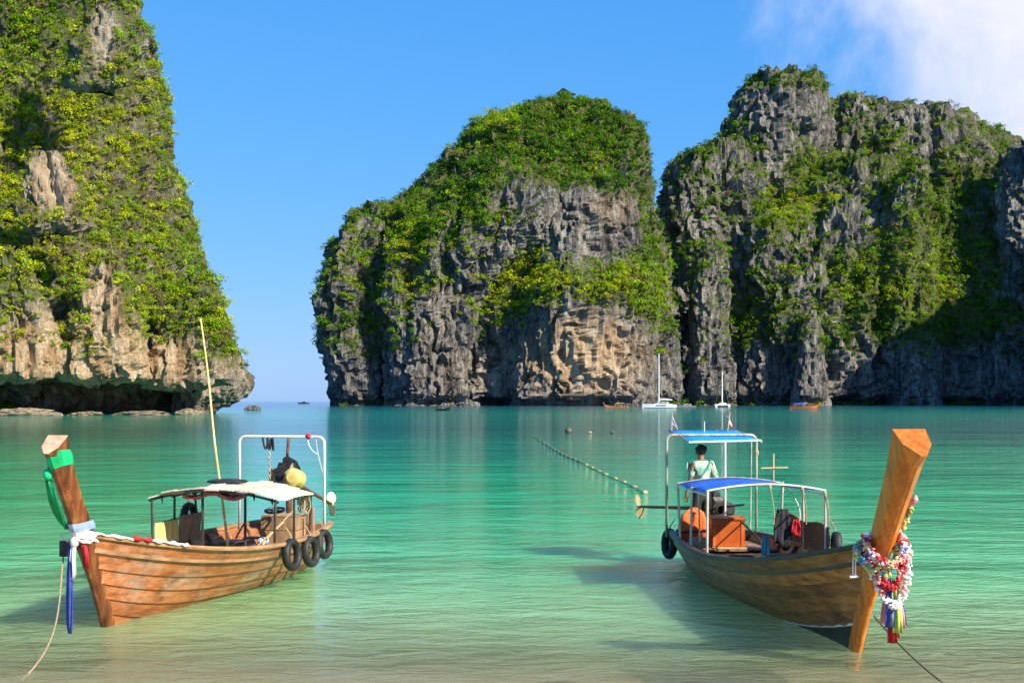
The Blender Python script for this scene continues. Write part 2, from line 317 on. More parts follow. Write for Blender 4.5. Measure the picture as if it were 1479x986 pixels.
class MB:
    """collects polygons for ONE mesh"""
    def __init__(s): s.v = []; s.f = []; s.mi = []
    def add(s, vs, fs, mi=0):
        o = len(s.v); s.v += [tuple(p) for p in vs]
        for f in fs: s.f.append(tuple(i + o for i in f)); s.mi.append(mi)
        return s
    def box(s, c, size, rot=None, bev=0.0, mi=0):
        hx, hy, hz = size[0]/2, size[1]/2, size[2]/2
        P = [Vector((x*hx, y*hy, z*hz)) for z in (-1, 1) for y in (-1, 1) for x in (-1, 1)]
        if rot is not None: P = [rot @ p for p in P]
        c = Vector(c)
        s.add([c + p for p in P], [(0, 2, 3, 1), (4, 5, 7, 6), (0, 1, 5, 4), (2, 6, 7, 3), (0, 4, 6, 2), (1, 3, 7, 5)], mi)
        return s
    def loft(s, rings, closed=True, cap=True, mi=0):
        n = len(rings[0]); vs = [p for r in rings for p in r]; fs = []
        for i in range(len(rings) - 1):
            for j in range(n if closed else n - 1):
                k = (j + 1) % n
                fs.append((i*n + j, i*n + k, (i+1)*n + k, (i+1)*n + j))
        if cap and closed:
            fs.append(tuple(reversed(range(n)))); fs.append(tuple((len(rings)-1)*n + j for j in range(n)))
        return s.add(vs, fs, mi)
    def tube(s, pts, r, n=8, cap=True, mi=0):
        pts = [Vector(p) for p in pts]
        rr = r if isinstance(r, (list, tuple)) else [r]*len(pts)
        rings = []; up = Vector((0.31, 0.17, 0.93)).normalized()
        for i, p in enumerate(pts):
            t = (pts[min(i+1, len(pts)-1)] - pts[max(i-1, 0)])
            t = t.normalized() if t.length > 1e-9 else Vector((0, 0, 1))
            a = t.cross(up)
            if a.length < 1e-3: a = t.cross(Vector((1, 0, 0)))
            a.normalize(); bb = t.cross(a).normalized()
            rings.append([p + (a*math.cos(2*math.pi*j/n) + bb*math.sin(2*math.pi*j/n))*rr[i] for j in range(n)])
        return s.loft(rings, True, cap, mi)
    def torus(s, c, R0, r0, M3=None, n=24, m=10, mi=0, tread=0.0):
        c = Vector(c); vs = []; fs = []
        for i in range(n):
            a = 2*math.pi*i/n
            for j in range(m):
                b = 2*math.pi*j/m
                rr = r0*(1 + (tread if (i % 2 and math.cos(b) > 0.3) else 0))
                p = Vector(((R0 + rr*math.cos(b))*math.cos(a), (R0 + rr*math.cos(b))*math.sin(a), 1.25*rr*math.sin(b)))
                if M3 is not None: p = M3 @ p
                vs.append(c + p)
        for i in range(n):
            for j in range(m):
                fs.append((i*m + j, ((i+1) % n)*m + j, ((i+1) % n)*m + (j+1) % m, i*m + (j+1) % m))
        return s.add(vs, fs, mi)
    def ball(s, c, r, n=8, m=6, mi=0, M3=None):
        c = Vector(c); r = Vector(r) if isinstance(r, (tuple, list)) else Vector((r, r, r))
        vs = []
        def pt(x, y, z):
            p = Vector((r.x*x, r.y*y, r.z*z))
            if M3 is not None: p = M3 @ p
            return c + p
        vs.append(pt(0, 0, -1))
        for i in range(1, m):
            th = math.pi*i/m
            for j in range(n):
                ph = 2*math.pi*j/n
                vs.append(pt(math.sin(th)*math.cos(ph), math.sin(th)*math.sin(ph), -math.cos(th)))
        vs.append(pt(0, 0, 1)); fs = []
        for j in range(n): fs.append((0, 1 + (j+1) % n, 1 + j))
        for i in range(m-2):
            for j in range(n):
                a = 1 + i*n
                fs.append((a + j, a + (j+1) % n, a + n + (j+1) % n, a + n + j))
        last = len(vs) - 1; a = 1 + (m-2)*n
        for j in range(n): fs.append((a + j, a + (j+1) % n, last))
        return s.add(vs, fs, mi)
    def sheet(s, grid, th, off=(0, 0, -1), mi=0):
        """grid of points (rows of equal length) thickened along off"""
        nr, nc = len(grid), len(grid[0]); o = Vector(off)*th
        top = [Vector(p) for r in grid for p in r]; bot = [p + o for p in top]; N = nr*nc; fs = []
        for i in range(nr-1):
            for j in range(nc-1):
                a, b_, c, d = i*nc+j, i*nc+j+1, (i+1)*nc+j+1, (i+1)*nc+j
                fs.append((a, b_, c, d)); fs.append((N+d, N+c, N+b_, N+a))
        bd = [(0, j) for j in range(nc)] + [(i, nc-1) for i in range(1, nr)] + [(nr-1, j) for j in range(nc-2, -1, -1)] + [(i, 0) for i in range(nr-2, 0, -1)]
        for k in range(len(bd)):
            a = bd[k][0]*nc + bd[k][1]; b_ = bd[(k+1) % len(bd)][0]*nc + bd[(k+1) % len(bd)][1]
            fs.append((a, N+a, N+b_, b_))
        return s.add(top + bot, fs, mi)

def link(name, mb, mat, parent=None, off=(0, 0, 0), smooth=False, loc=None):
    me = bpy.data.meshes.new(name)
    o3 = Vector(off)
    me.from_pydata([(v[0]-o3.x, v[1]-o3.y, v[2]-o3.z) for v in mb.v], [], mb.f)
    for m in (mat if isinstance(mat, list) else [mat]): me.materials.append(M[m] if isinstance(m, str) else m)
    if isinstance(mat, list): me.polygons.foreach_set('material_index', mb.mi)
    import bmesh
    b = bmesh.new(); b.from_mesh(me); bmesh.ops.recalc_face_normals(b, faces=b.faces); b.to_mesh(me); b.free()
    if smooth:
        me.polygons.foreach_set('use_smooth', [True]*len(me.polygons))
    me.update()
    o = bpy.data.objects.new(name, me); COL.objects.link(o)
    if parent is not None: o.parent = parent
    if loc is not None: o.location = loc
    return o

def empty(name, loc, rz=0.0):
    e = bpy.data.objects.new(name, None); COL.objects.link(e)
    e.location = loc; e.rotation_euler = (0, 0, rz); e.empty_display_size = 0.3
    return e

def bez(p0, p1, p2, p3, n=12):
    p0, p1, p2, p3 = map(Vector, (p0, p1, p2, p3)); out = []
    for i in range(n+1):
        t = i/n; out.append(p0*(1-t)**3 + p1*3*t*(1-t)**2 + p2*3*t*t*(1-t) + p3*t**3)
    return out

def sag(a, b, s, n=10):
    a, b = Vector(a), Vector(b)
    return [a.lerp(b, i/n) - Vector((0, 0, s*4*(i/n)*(1-i/n))) for i in range(n+1)]

def P(px, py, d):                                  # photo pixel at distance d
    return Vector(((px-CX)/F*d, d, H + (HOR-py)/F*d))
def W(px, py, z=0.0):                              # photo pixel on a level plane
    return P(px, py, F*(H-z)/(py-HOR))

# numpy gradient noise -------------------------------------------------
_perm = RNG.permutation(512).astype(np.int64)
_perm = np.concatenate([_perm, _perm, _perm])
_grad = RNG.normal(size=(512, 3)); _grad /= np.linalg.norm(_grad, axis=1)[:, None]
def pnoise(x, y, z):
    xi, yi, zi = np.floor(x).astype(np.int64), np.floor(y).astype(np.int64), np.floor(z).astype(np.int64)
    xf, yf, zf = x-xi, y-yi, z-zi
    u, v, w = [t*t*t*(t*(t*6-15)+10) for t in (xf, yf, zf)]
    xi &= 511; yi &= 511; zi &= 511
    def g(dx, dy, dz):
        h = _perm[_perm[_perm[(xi+dx) & 511] + ((yi+dy) & 511)] + ((zi+dz) & 511)]
        gr = _grad[h & 511]
        return gr[..., 0]*(xf-dx) + gr[..., 1]*(yf-dy) + gr[..., 2]*(zf-dz)
    def lerp(a, b, t): return a + t*(b-a)
    return 1.6*lerp(lerp(lerp(g(0,0,0), g(1,0,0), u), lerp(g(0,1,0), g(1,1,0), u), v),
                lerp(lerp(g(0,0,1), g(1,0,1), u), lerp(g(0,1,1), g(1,1,1), u), v), w)
def fbm(p, s, oct=4, gain=0.5, zs=1.0, seed=0.0):
    a, t, o = 1.0, 0.0, np.zeros(len(p))
    f = 1.0/s
    for k in range(oct):
        o += a*pnoise(p[:, 0]*f + seed + 17.3*k, p[:, 1]*f + 3.1*seed, p[:, 2]*f*zs + 7.7*k)
        t += a; a *= gain; f *= 2.05
    return o/t*1.4

# ------------------------------------------------------------------ water and sand
mb = MB()
ys = [9.0, 14, 20, 30, 60, 150, 400, 1000, 3000, 12000, 40000]
rows = [[(x, y, 0.0) for x in (-40000, -4000, -600, -60, -20, 0, 20, 60, 600, 4000, 40000)] for y in ys]
mb.add([p for r in rows for p in r], [(i*11+j, i*11+j+1, (i+1)*11+j+1, (i+1)*11+j) for i in range(len(ys)-1) for j in range(10)])
tag(link('water', mb, 'water'), 'clear turquoise bay water with small ripples', kind='structure')
mb = MB()
ysb = [-60, -20, 0, 6, 10, 14, 20, 30, 60, 150, 400, 40000]
zsb = [2.6, 1.7, 1.25, 0.5, 0.02, -0.42, -0.85, -1.3, -2.5, -5, -12, -30]
rows = [[(x, y, z) for x in (-40000, -300, -40, 0, 40, 300, 40000)] for y, z in zip(ysb, zsb)]
mb.add([p for r in rows for p in r], [(i*7+j, i*7+j+1, (i+1)*7+j+1, (i+1)*7+j) for i in range(len(ysb)-1) for j in range(6)])
tag(link('sand', mb, 'sand'), 'pale sandy beach sloping down under the water', kind='structure')

# ------------------------------------------------------------------ cliffs
class Lobe:
    """a rounded tower of rock: level rings between a left and a right edge traced at distance d, displaced by noise"""
    def __init__(s, d, rows, k=0.8, kmax=1e9, res=1.25, amp=1.0, size=1.0, seed=0.0, back=0.0, sq=2.4, notch=0.0, lean=0.0, squeeze=None, zmin=-6.0):
        rows = sorted(rows, key=lambda r: -r[0])                    # bottom (large y) first
        py = np.array([r[0] for r in rows], float)
        z = H + (HOR-py)/F*d
        xl = (np.array([r[1] for r in rows], float)-CX)/F*d; xr = (np.array([r[2] for r in rows], float)-CX)/F*d
        if zmin < 0: z = np.concatenate([[zmin], z]); xl = np.concatenate([[xl[0]], xl]); xr = np.concatenate([[xr[0]], xr])
        nz = max(8, int((z[-1]-z[0])/res)); zz = np.linspace(z[0], z[-1], nz)
        L_, R_ = np.interp(zz, z, xl), np.interp(zz, z, xr)
        ker = np.ones(5)/5
        if nz > 12:
            pad = lambda a: np.convolve(np.concatenate([[a[0]]*2, a, [a[-1]]*2]), ker, 'valid')
            L_, R_ = pad(L_), pad(R_)
        a = np.maximum((R_-L_)/2, 0.2); cx = (R_+L_)/2
        amax = a.max()
        b = np.minimum(a*k, kmax)
        t = (zz-zz[0])/(zz[-1]-zz[0])
        if squeeze is not None:                                     # depth scale by photo row
            pr = np.array([q[0] for q in squeeze], float); b = b*np.interp(HOR-(zz-H)/d*F, pr, [q[1] for q in squeeze])
        if notch: b = b - 1.7*notch*np.exp(-((zz-2.0)/3.0)**2); b = np.maximum(b, 0.5)
        cy = d + back + lean*t*(zz[-1]-zz[0])
        nf = max(24, int(2.6*amax/res)); nb = 16
        th = np.concatenate([np.linspace(-0.06*math.pi, 1.06*math.pi, nf), np.linspace(1.06*math.pi, 1.94*math.pi, nb+2)[1:-1]])
        c, sn = np.cos(th), np.sin(th)
        e = 2.0/sq
        ux = -np.sign(c)*np.abs(c)**e; uy = -np.sign(sn)*np.abs(sn)**e
        X = cx[:, None] + a[:, None]*ux[None, :]; Y = cy[:, None] + b[:, None]*uy[None, :]; Z = np.repeat(zz[:, None], len(th), 1)
        p = np.stack([X.ravel(), Y.ravel(), Z.ravel()], 1)
        nx, ny = np.repeat(-c[None, :], nz, 0), np.repeat(-sn[None, :], nz, 0)
        slope = np.gradient(a, zz); nzv = np.repeat(np.clip(-slope, -0.6, 2.5)[:, None], len(th), 1)
        nn = np.stack([nx.ravel(), ny.ravel(), nzv.ravel()], 1); nn /= np.linalg.norm(nn, axis=1)[:, None]
        S = size
        wob = p + np.stack([fbm(p, 22*S, 2, 0.5, 1.0, seed+61), fbm(p, 22*S, 2, 0.5, 1.0, seed+67), fbm(p, 30*S, 2, 0.5, 1.0, seed+71)], 1)*9.0*S
        big = fbm(p, 50*S, 3, 0.5, 0.6, seed+1)*11.0*S
        rib = (1-2*np.abs(fbm(wob, 22*S, 4, 0.58, 0.17, seed+5)))*5.5*S
        crack = -np.clip(0.20-np.abs(fbm(wob, 13*S, 2, 0.5, 0.09, seed+9)), 0, 1)*24.0*S
        mid = fbm(wob, 12*S, 3, 0.55, 0.5, seed+13)*2.6*S
        crack = crack - np.clip(0.16-np.abs(fbm(wob, 6.5*S, 2, 0.5, 0.12, seed+41)), 0, 1)*11.0*S - np.clip(0.10-np.abs(fbm(wob, 16*S, 2, 0.5, 1.6, seed+47)), 0, 1)*14.0*S
        fine = (1-2*np.abs(fbm(p, 5.0*S, 3, 0.6, 0.22, seed+21)))*2.2*S
        def blocks(cs, zs, a):                                      # crisp fractured blocks
            g_ = np.floor(np.stack([wob[:, 0]/cs, wob[:, 1]/cs, (wob[:, 2] + 0.35*wob[:, 0])/(cs*zs)], 1)).astype(np.int64) & 511
            hh = _perm[_perm[_perm[g_[:, 0]] + g_[:, 1]] + g_[:, 2]]
            return (hh/511.0-0.5)*a
        disp = (big + rib + crack + mid + fine + blocks(11*S, 3.2, 4.0*S) + blocks(4.6*S, 3.0, 1.7*S))*amp
        fall = np.clip(np.repeat((a/amax*4.0)[:, None], len(th), 1).ravel(), 0.15, 1)
        p = p + nn*(disp*fall)[:, None]
        # jagged pinnacles towards the top
        p[:, 2] += (np.clip(fbm(p, 8*S, 3, 0.6, 0.2, seed+31), 0, 1)*5.0*S*amp)*np.repeat(t[:, None]**2, len(th), 1).ravel()
        n_t = len(th)
        idx = np.arange(nz*n_t).reshape(nz, n_t)
        q = np.stack([idx[:-1, :], np.roll(idx, -1, 1)[:-1, :], np.roll(idx, -1, 1)[1:, :], idx[1:, :]], -1).reshape(-1, 4)
        # close the top
        top = np.array([[cx[-1], cy[-1], zz[-1] + 0.5*S]])
        s.p = np.concatenate([p, top]); ti = len(s.p)-1
        s.q = q
        lr = idx[-1]
        s.t = np.stack([lr, np.roll(lr, -1), np.full(n_t, ti)], 1)

def ell(px, py, items):
    o = np.zeros(len(px))
    for (cx, cy, rx, ry, w) in items:
        o += w*np.exp(-(((px-cx)/rx)**2 + ((py-cy)/ry)**2)**1.5)
    return o

def topx(p):
    d = np.maximum(p[:, 1], 1.0)
    return CX + p[:, 0]/d*F, HOR - (p[:, 2]-H)/d*F

ZB = {}
def build_cliff(name, lobes, mat, warm, veg, vegbase, label):
    off = 0; PP = []; QQ = []; TT = []
    for lb in lobes:
        PP.append(lb.p); QQ.append(lb.q+off); TT.append(lb.t+off); off += len(lb.p)
    p = np.concatenate(PP); q = np.concatenate(QQ); t = np.concatenate(TT)
    me = bpy.data.meshes.new(name)
    nq, nt = len(q), len(t)
    me.vertices.add(len(p)); me.vertices.foreach_set('co', p.astype(np.float32).ravel())
    me.loops.add(nq*4+nt*3); me.loops.foreach_set('vertex_index', np.concatenate([q.ravel(), t.ravel()]).astype(np.int32))
    me.polygons.add(nq+nt)
    me.polygons.foreach_set('loop_start', np.concatenate([np.arange(nq)*4, nq*4+np.arange(nt)*3]).astype(np.int32))
    me.update(calc_edges=True)
    me.shade_flat()
    px, py = topx(p)
    a = q[:, 0]; e1 = p[q[:, 1]]-p[a]; e2 = p[q[:, 3]]-p[a]
    fn = np.cross(e1, e2); ar = np.linalg.norm(fn, axis=1); fn = fn/np.maximum(ar, 1e-9)[:, None]
    c = p[q].mean(1)
    vn = np.zeros_like(p); np.add.at(vn, q.ravel(), np.repeat(fn, 4, 0)); vn /= np.maximum(np.linalg.norm(vn, axis=1), 1e-9)[:, None]
    def vegf(pp, nz, x, y):
        return vegbase + ell(x, y, veg) + np.clip(nz, -0.9, 0.9)*1.1 + fbm(pp, 26.0 if mat == 'rock_far' else 9.0, 3, 0.5, 0.7, 77.0)*0.55
    mv = np.clip((vegf(p, vn[:, 2], px, py))*1.6, 0, 1)
    wv = np.clip(ell(px, py, warm), 0, 1)
    for nm, arr in (('warm', wv), ('moss', mv)):
        at = me.attributes.new(nm, 'FLOAT', 'POINT'); at.data.foreach_set('value', arr.astype(np.float32))
    me.materials.append(M[mat])
    o = bpy.data.objects.new(name, me); COL.objects.link(o)
    tag(o, label, kind='structure')
    fx, fy = topx(c)
    return dict(c=c, n=fn, a=ar, px=fx, py=fy, veg=vegf(c, fn[:, 2], fx, fy))

# the dome across the bay
mid_rows = [(585, 468, 974), (560, 462, 976), (500, 454, 975), (430, 450, 967), (380, 459, 960), (335, 484, 953), (305, 508, 950), (285, 545, 948), (265, 598, 945),
            (235, 622, 940), (205, 650, 932), (175, 680, 912), (158, 704, 893), (145, 730, 875), (136, 762, 858), (130, 785, 835), (127, 800, 820)]
mid_rows = [(y + 18*min(max((320-y)/190, 0), 1) + 24*math.exp(-((y-283)/26)**2), l_+17+(10 if y < 165 else 0)+(12 if y > 330 else 0), r_-10-(10 if y < 165 else 0)) for y, l_, r_ in mid_rows] + [(139, 798, 836), (135, 808, 828)]
lobes_mid = [
    Lobe(905, mid_rows, k=0.62, seed=3.0, notch=5, squeeze=[(120, 1.0), (300, 0.92), (450, 0.8), (580, 0.78)]),
    # golden buttress with the green ledge on its head
    Lobe(850, [(585, 756, 925), (540, 752, 928), (470, 748, 938), (430, 752, 944), (400, 772, 940), (388, 800, 925), (380, 840, 890)], k=0.62, seed=8.0, amp=0.75, notch=6, sq=2.8),
    Lobe(842, [(585, 760, 845), (500, 756, 840), (440, 768, 838), (408, 780, 832), (392, 800, 822)], k=0.5, seed=31.0, amp=0.7, notch=5),
    # ridge left of the hollow
    Lobe(845, [(585, 585, 672), (520, 582, 668), (440, 596, 690), (380, 605, 735), (330, 618, 790), (285, 640, 800), (255, 668, 770), (240, 690, 740)], k=0.55, seed=12.0, amp=0.85, notch=5),
    # slab of bare rock under the dome top
    Lobe(852, [(470, 780, 945), (400, 782, 940), (340, 785, 928), (290, 792, 915), (268, 815, 895), (255, 840, 870)], k=0.5, seed=14.0, amp=0.6, sq=3.0),
    # left shoulder
    Lobe(865, [(585, 486, 545), (500, 472, 538), (430, 468, 535), (380, 478, 540), (350, 500, 546), (328, 512, 548), (316, 528, 543)], k=0.8, seed=17.0, amp=0.8, notch=4),
    Lobe(852, [(585, 565, 600), (480, 560, 606), (400, 566, 612), (350, 572, 640), (322, 590, 640), (305, 602, 625)], k=0.9, seed=19.0, amp=0.7, notch=4),
    # right flank spur
    Lobe(862, [(585, 930, 974), (500, 930, 972), (430, 925, 964), (380, 918, 958), (330, 918, 950), (300, 925, 945)], k=0.9, seed=23.0, amp=0.6, notch=4)]
veg_mid = [(650, 330, 60, 45, 0.5), (932, 300, 20, 90, 0.5), (800, 190, 150, 80, 1.15), (680, 290, 60, 55, 0.55), (590, 335, 38, 65, 0.8), (500, 440, 26, 110, 0.35), (865, 415, 85, 36, 1.1), (735, 420, 58, 40, 0.95),
           (925, 440, 22, 45, 0.9), (630, 405, 34, 18, 0.7), (760, 380, 26, 26, 0.8), (545, 430, 40, 120, 0.35), (900, 250, 40, 50, 0.4),
           (850, 325, 62, 52, -1.7), (840, 505, 85, 72, -1.6), (640, 480, 50, 85, -0.9), (700, 345, 60, 32, -0.35), (710, 160, 28, 22, 0.6), (700, 560, 300, 45, -1.2), (950, 420, 14, 90, 0.5)]
warm_mid = [(845, 515, 100, 75, 1.0), (880, 300, 45, 40, 0.6), (630, 500, 30, 90, 0.3), (500, 375, 18, 30, 0.6), (700, 540, 60, 40, 0.35), (640, 420, 40, 50, 0.12)]
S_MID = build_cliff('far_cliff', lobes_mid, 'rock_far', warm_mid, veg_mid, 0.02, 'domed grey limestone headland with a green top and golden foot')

# the big broken wall on the right and its continuation round the bay
peak_rows = [(585, 985, 1560), (400, 985, 1560), (280, 1000, 1530), (240, 1024, 1490), (220, 1040, 1445), (204, 1048, 1425), (188, 1054, 1408), (174, 1064, 1388), (164, 1082, 1350), (158, 1112, 1300)]
lobes_right = [
    Lobe(1060, peak_rows, k=0.36, seed=41.0, notch=0, sq=2.6, res=1.6),
    Lobe(985, [(330, 1050, 1196), (250, 1052, 1192), (185, 1052, 1190), (148, 1060, 1184), (124, 1076, 1174), (113, 1094, 1158)], k=0.55, seed=43.0, amp=0.8, res=1.6),
    Lobe(1010, [(330, 1190, 1300), (230, 1196, 1292), (175, 1204, 1284), (152, 1214, 1274), (140, 1228, 1260)], k=0.6, seed=45.0, amp=0.7, res=1.6),
    Lobe(1000, [(330, 1255, 1440), (250, 1262, 1432), (205, 1268, 1412), (178, 1282, 1386), (160, 1302, 1360), (152, 1320, 1340)], k=0.5, seed=46.0, amp=0.8, res=1.6),
    # left shoulder above the gorge
    Lobe(965, [(585, 985, 1140), (480, 972, 1140), (400, 958, 1130), (330, 960, 1120), (300, 962, 1110), (272, 966, 1100), (250, 977, 1090), (230, 994, 1075), (216, 1016, 1058), (208, 1030, 1048)], k=0.62, seed=49.0, notch=5, res=1.6),
    # broken middle terraces
    Lobe(940, [(585, 1060, 1330), (480, 1066, 1320), (400, 1080, 1300), (350, 1100, 1280), (320, 1130, 1250), (305, 1160, 1225)], k=0.42, seed=53.0, amp=1.1, res=1.6, notch=6),
    Lobe(960, [(480, 1080, 1300), (380, 1100, 1320), (300, 1130, 1345), (265, 1160, 1330), (245, 1190, 1300), (235, 1220, 1270)], k=0.4, seed=57.0, amp=1.1, res=1.6),
    # pinnacles
    Lobe(900, [(585, 1000, 1062), (470, 1000, 1052), (420, 1000, 1046), (380, 1006, 1042), (355, 1014, 1036), (346, 1020, 1030)], k=0.9, seed=61.0, amp=0.55, notch=4),
    Lobe(925, [(420, 1270, 1352), (340, 1278, 1344), (280, 1288, 1340), (250, 1300, 1338), (232, 1312, 1334), (224, 1320, 1330)], k=0.9, seed=63.0, amp=0.55),
    Lobe(905, [(585, 1148, 1192), (500, 1156, 1186), (465, 1160, 1180), (450, 1166, 1176)], k=0.8, seed=66.0, amp=0.4, notch=4),
    # green slope
    Lobe(960, [(585, 1200, 1560), (480, 1205, 1550), (430, 1220, 1530), (380, 1260, 1510), (330, 1310, 1490), (290, 1350, 1470), (262, 1385, 1450)], k=0.34, seed=69.0, amp=0.8, res=1.6, notch=6),
    # buttress at the edge of the frame
    Lobe(935, [(585, 1425, 1650), (450, 1436, 1650), (350, 1444, 1640), (270, 1450, 1630), (232, 1458, 1610), (214, 1468, 1590)], k=0.45, seed=73.0, amp=0.9, res=1.6, notch=6)]
# the wall goes on round the bay beyond the right edge of the frame
lobes_right += [
    Lobe(800, [(590, 1640, 2200), (400, 1660, 2200), (280, 1700, 2180), (170, 1760, 2140), (105, 1830, 2080), (80, 1900, 2000)], k=0.5, seed=81.0, res=4.5),
    Lobe(700, [(595, 1960, 2640), (400, 1980, 2640), (150, 2020, 2600), (-40, 2100, 2540), (-160, 2200, 2450), (-200, 2280, 2380)], k=0.6, seed=85.0, res=4.5),
    Lobe(560, [(600, 2350, 3300), (400, 2370, 3300), (150, 2420, 3240), (-20, 2520, 3150), (-120, 2680, 3000), (-150, 2800, 2900)], k=0.6, seed=88.0, res=4.5)]
veg_right = [(1330, 400, 115, 75, 1.0), (1150, 292, 62, 26, 0.8), (1260, 215, 60, 30, 0.4), (1100, 440, 60, 70, 0.5), (1370, 280, 60, 50, 0.7), (1360, 470, 95, 40, 0.6), (1180, 240, 50, 30, 0.5),
             (1240, 450, 60, 60, 0.4), (1195, 500, 14, 30, 0.7), (1120, 140, 55, 38, -0.7), (1060, 300, 40, 60, -0.25), (1340, 165, 60, 28, -0.5), (1465, 290, 22, 80, -0.9), (1220, 330, 40, 40, -0.5), (1220, 545, 400, 40, -1.1),
             (1200, 120, 160, 16, 0.5), (1000, 210, 45, 18, 0.5)]
warm_right = [(1290, 300, 40, 60, 0.45), (1230, 370, 40, 40, 0.25), (1050, 280, 60, 60, 0.12)]
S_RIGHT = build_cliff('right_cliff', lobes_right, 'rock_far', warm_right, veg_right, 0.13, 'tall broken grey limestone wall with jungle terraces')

# the steep green cliff on the left
left_rows = [(604, -560, 322), (597, -560, 326), (590, -560, 335), (582, -560, 347), (574, -560, 358), (562, -560, 366), (545, -560, 362), (520, -560, 357), (485, -560, 349), (450, -560, 341), (420, -560, 333), (385, -560, 316),
             (345, -560, 288), (300, -560, 274), (250, -560, 261), (200, -560, 250), (150, -560, 238), (75, -560, 224), (40, -560, 213), (0, -560, 203), (-60, -560, 182), (-130, -540, 150), (-200, -500, 100), (-260, -440, 20), (-300, -340, -120)]
left_rows = [(y, l_, r_-30) for y, l_, r_ in left_rows]
lobes_left = [
    Lobe(330, left_rows, k=0.62, kmax=60, seed=101.0, size=0.42, res=0.55, sq=2.2,
         squeeze=[(-300, 0.5), (0, 0.62), (200, 0.74), (400, 0.86), (520, 0.93), (548, 0.95), (556, 0.66), (570, 0.52), (588, 0.50), (594, 0.66), (600, 0.74), (606, 0.80)])]
def hang(d, rows, **kw):                                            # a bulge that ends above the water
    b = max(rows); m = 0.5*(b[1]+b[2]); q = 0.25*(b[2]-b[1])
    return Lobe(d, rows + [(b[0]+5, m-q, m+q), (b[0]+8, m-1, m+1)], zmin=1, **kw)
lobes_left += [
    hang(286, [(548, 95, 205), (520, 92, 205), (470, 100, 198), (420, 112, 186), (385, 130, 175), (365, 145, 165)], k=0.6, seed=104.0, size=0.36, amp=0.7, res=0.5),
    hang(294, [(556, 205, 335), (520, 222, 335), (470, 240, 322), (430, 258, 305), (400, 275, 295)], k=0.5, seed=106.0, size=0.36, amp=0.7, res=0.5),
    Lobe(312, [(600, 262, 306), (580, 258, 322), (560, 252, 342), (535, 256, 335), (510, 275, 320)], k=0.9, seed=107.0, size=0.36, amp=0.6, res=0.5),
    hang(276, [(546, -60, 80), (500, -60, 78), (430, -60, 70), (390, -50, 55), (365, -30, 35)], k=0.5, seed=108.0, size=0.36, amp=0.7, res=0.5),
    hang(282, [(330, 20, 130), (285, 28, 116), (245, 38, 96), (220, 48, 80)], k=0.4, seed=110.0, size=0.36, amp=0.6, res=0.5),
    hang(290, [(125, 100, 190), (80, 110, 182), (30, 118, 170), (-10, 130, 158)], k=0.35, seed=112.0, size=0.36, amp=0.6, res=0.5)]
veg_left = [(75, 262, 36, 44, -1.7), (148, 430, 24, 52, -1.5), (45, 470, 44, 46, -1.1), (150, 55, 18, 50, -1.4), (180, 560, 260, 52, -1.6), (330, 470, 32, 60, 0.6), (205, 500, 60, 24, -0.6),
            (20, 520, 30, 40, -0.5), (115, 330, 20, 30, -0.4), (215, 80, 10, 30, -0.4), (290, 500, 16, 40, -0.6), (215, 250, 14, 40, -0.5)]
warm_left = [(150, 520, 260, 75, 0.75), (75, 262, 45, 60, 0.35), (148, 430, 40, 70, 0.35), (150, 50, 40, 60, 0.3), (100, 300, 300, 300, 0.55)]
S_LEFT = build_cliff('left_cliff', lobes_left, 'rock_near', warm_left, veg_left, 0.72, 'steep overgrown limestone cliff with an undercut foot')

# ------------------------------------------------------------------ cliff growth (uncountable shrubs and trees)
def visible(samples, cell=3.0, slack=18.0):
    k = (np.floor(samples['px']/cell).astype(int), np.floor(samples['py']/cell).astype(int))
    key = (k[0]+2000)*20000 + k[1]+5000
    u, inv = np.unique(key, return_inverse=True)
    mn = np.full(len(u), 1e9); d = samples['c'][:, 1]
    np.minimum.at(mn, inv, d)
    return d <= mn[inv] + slack

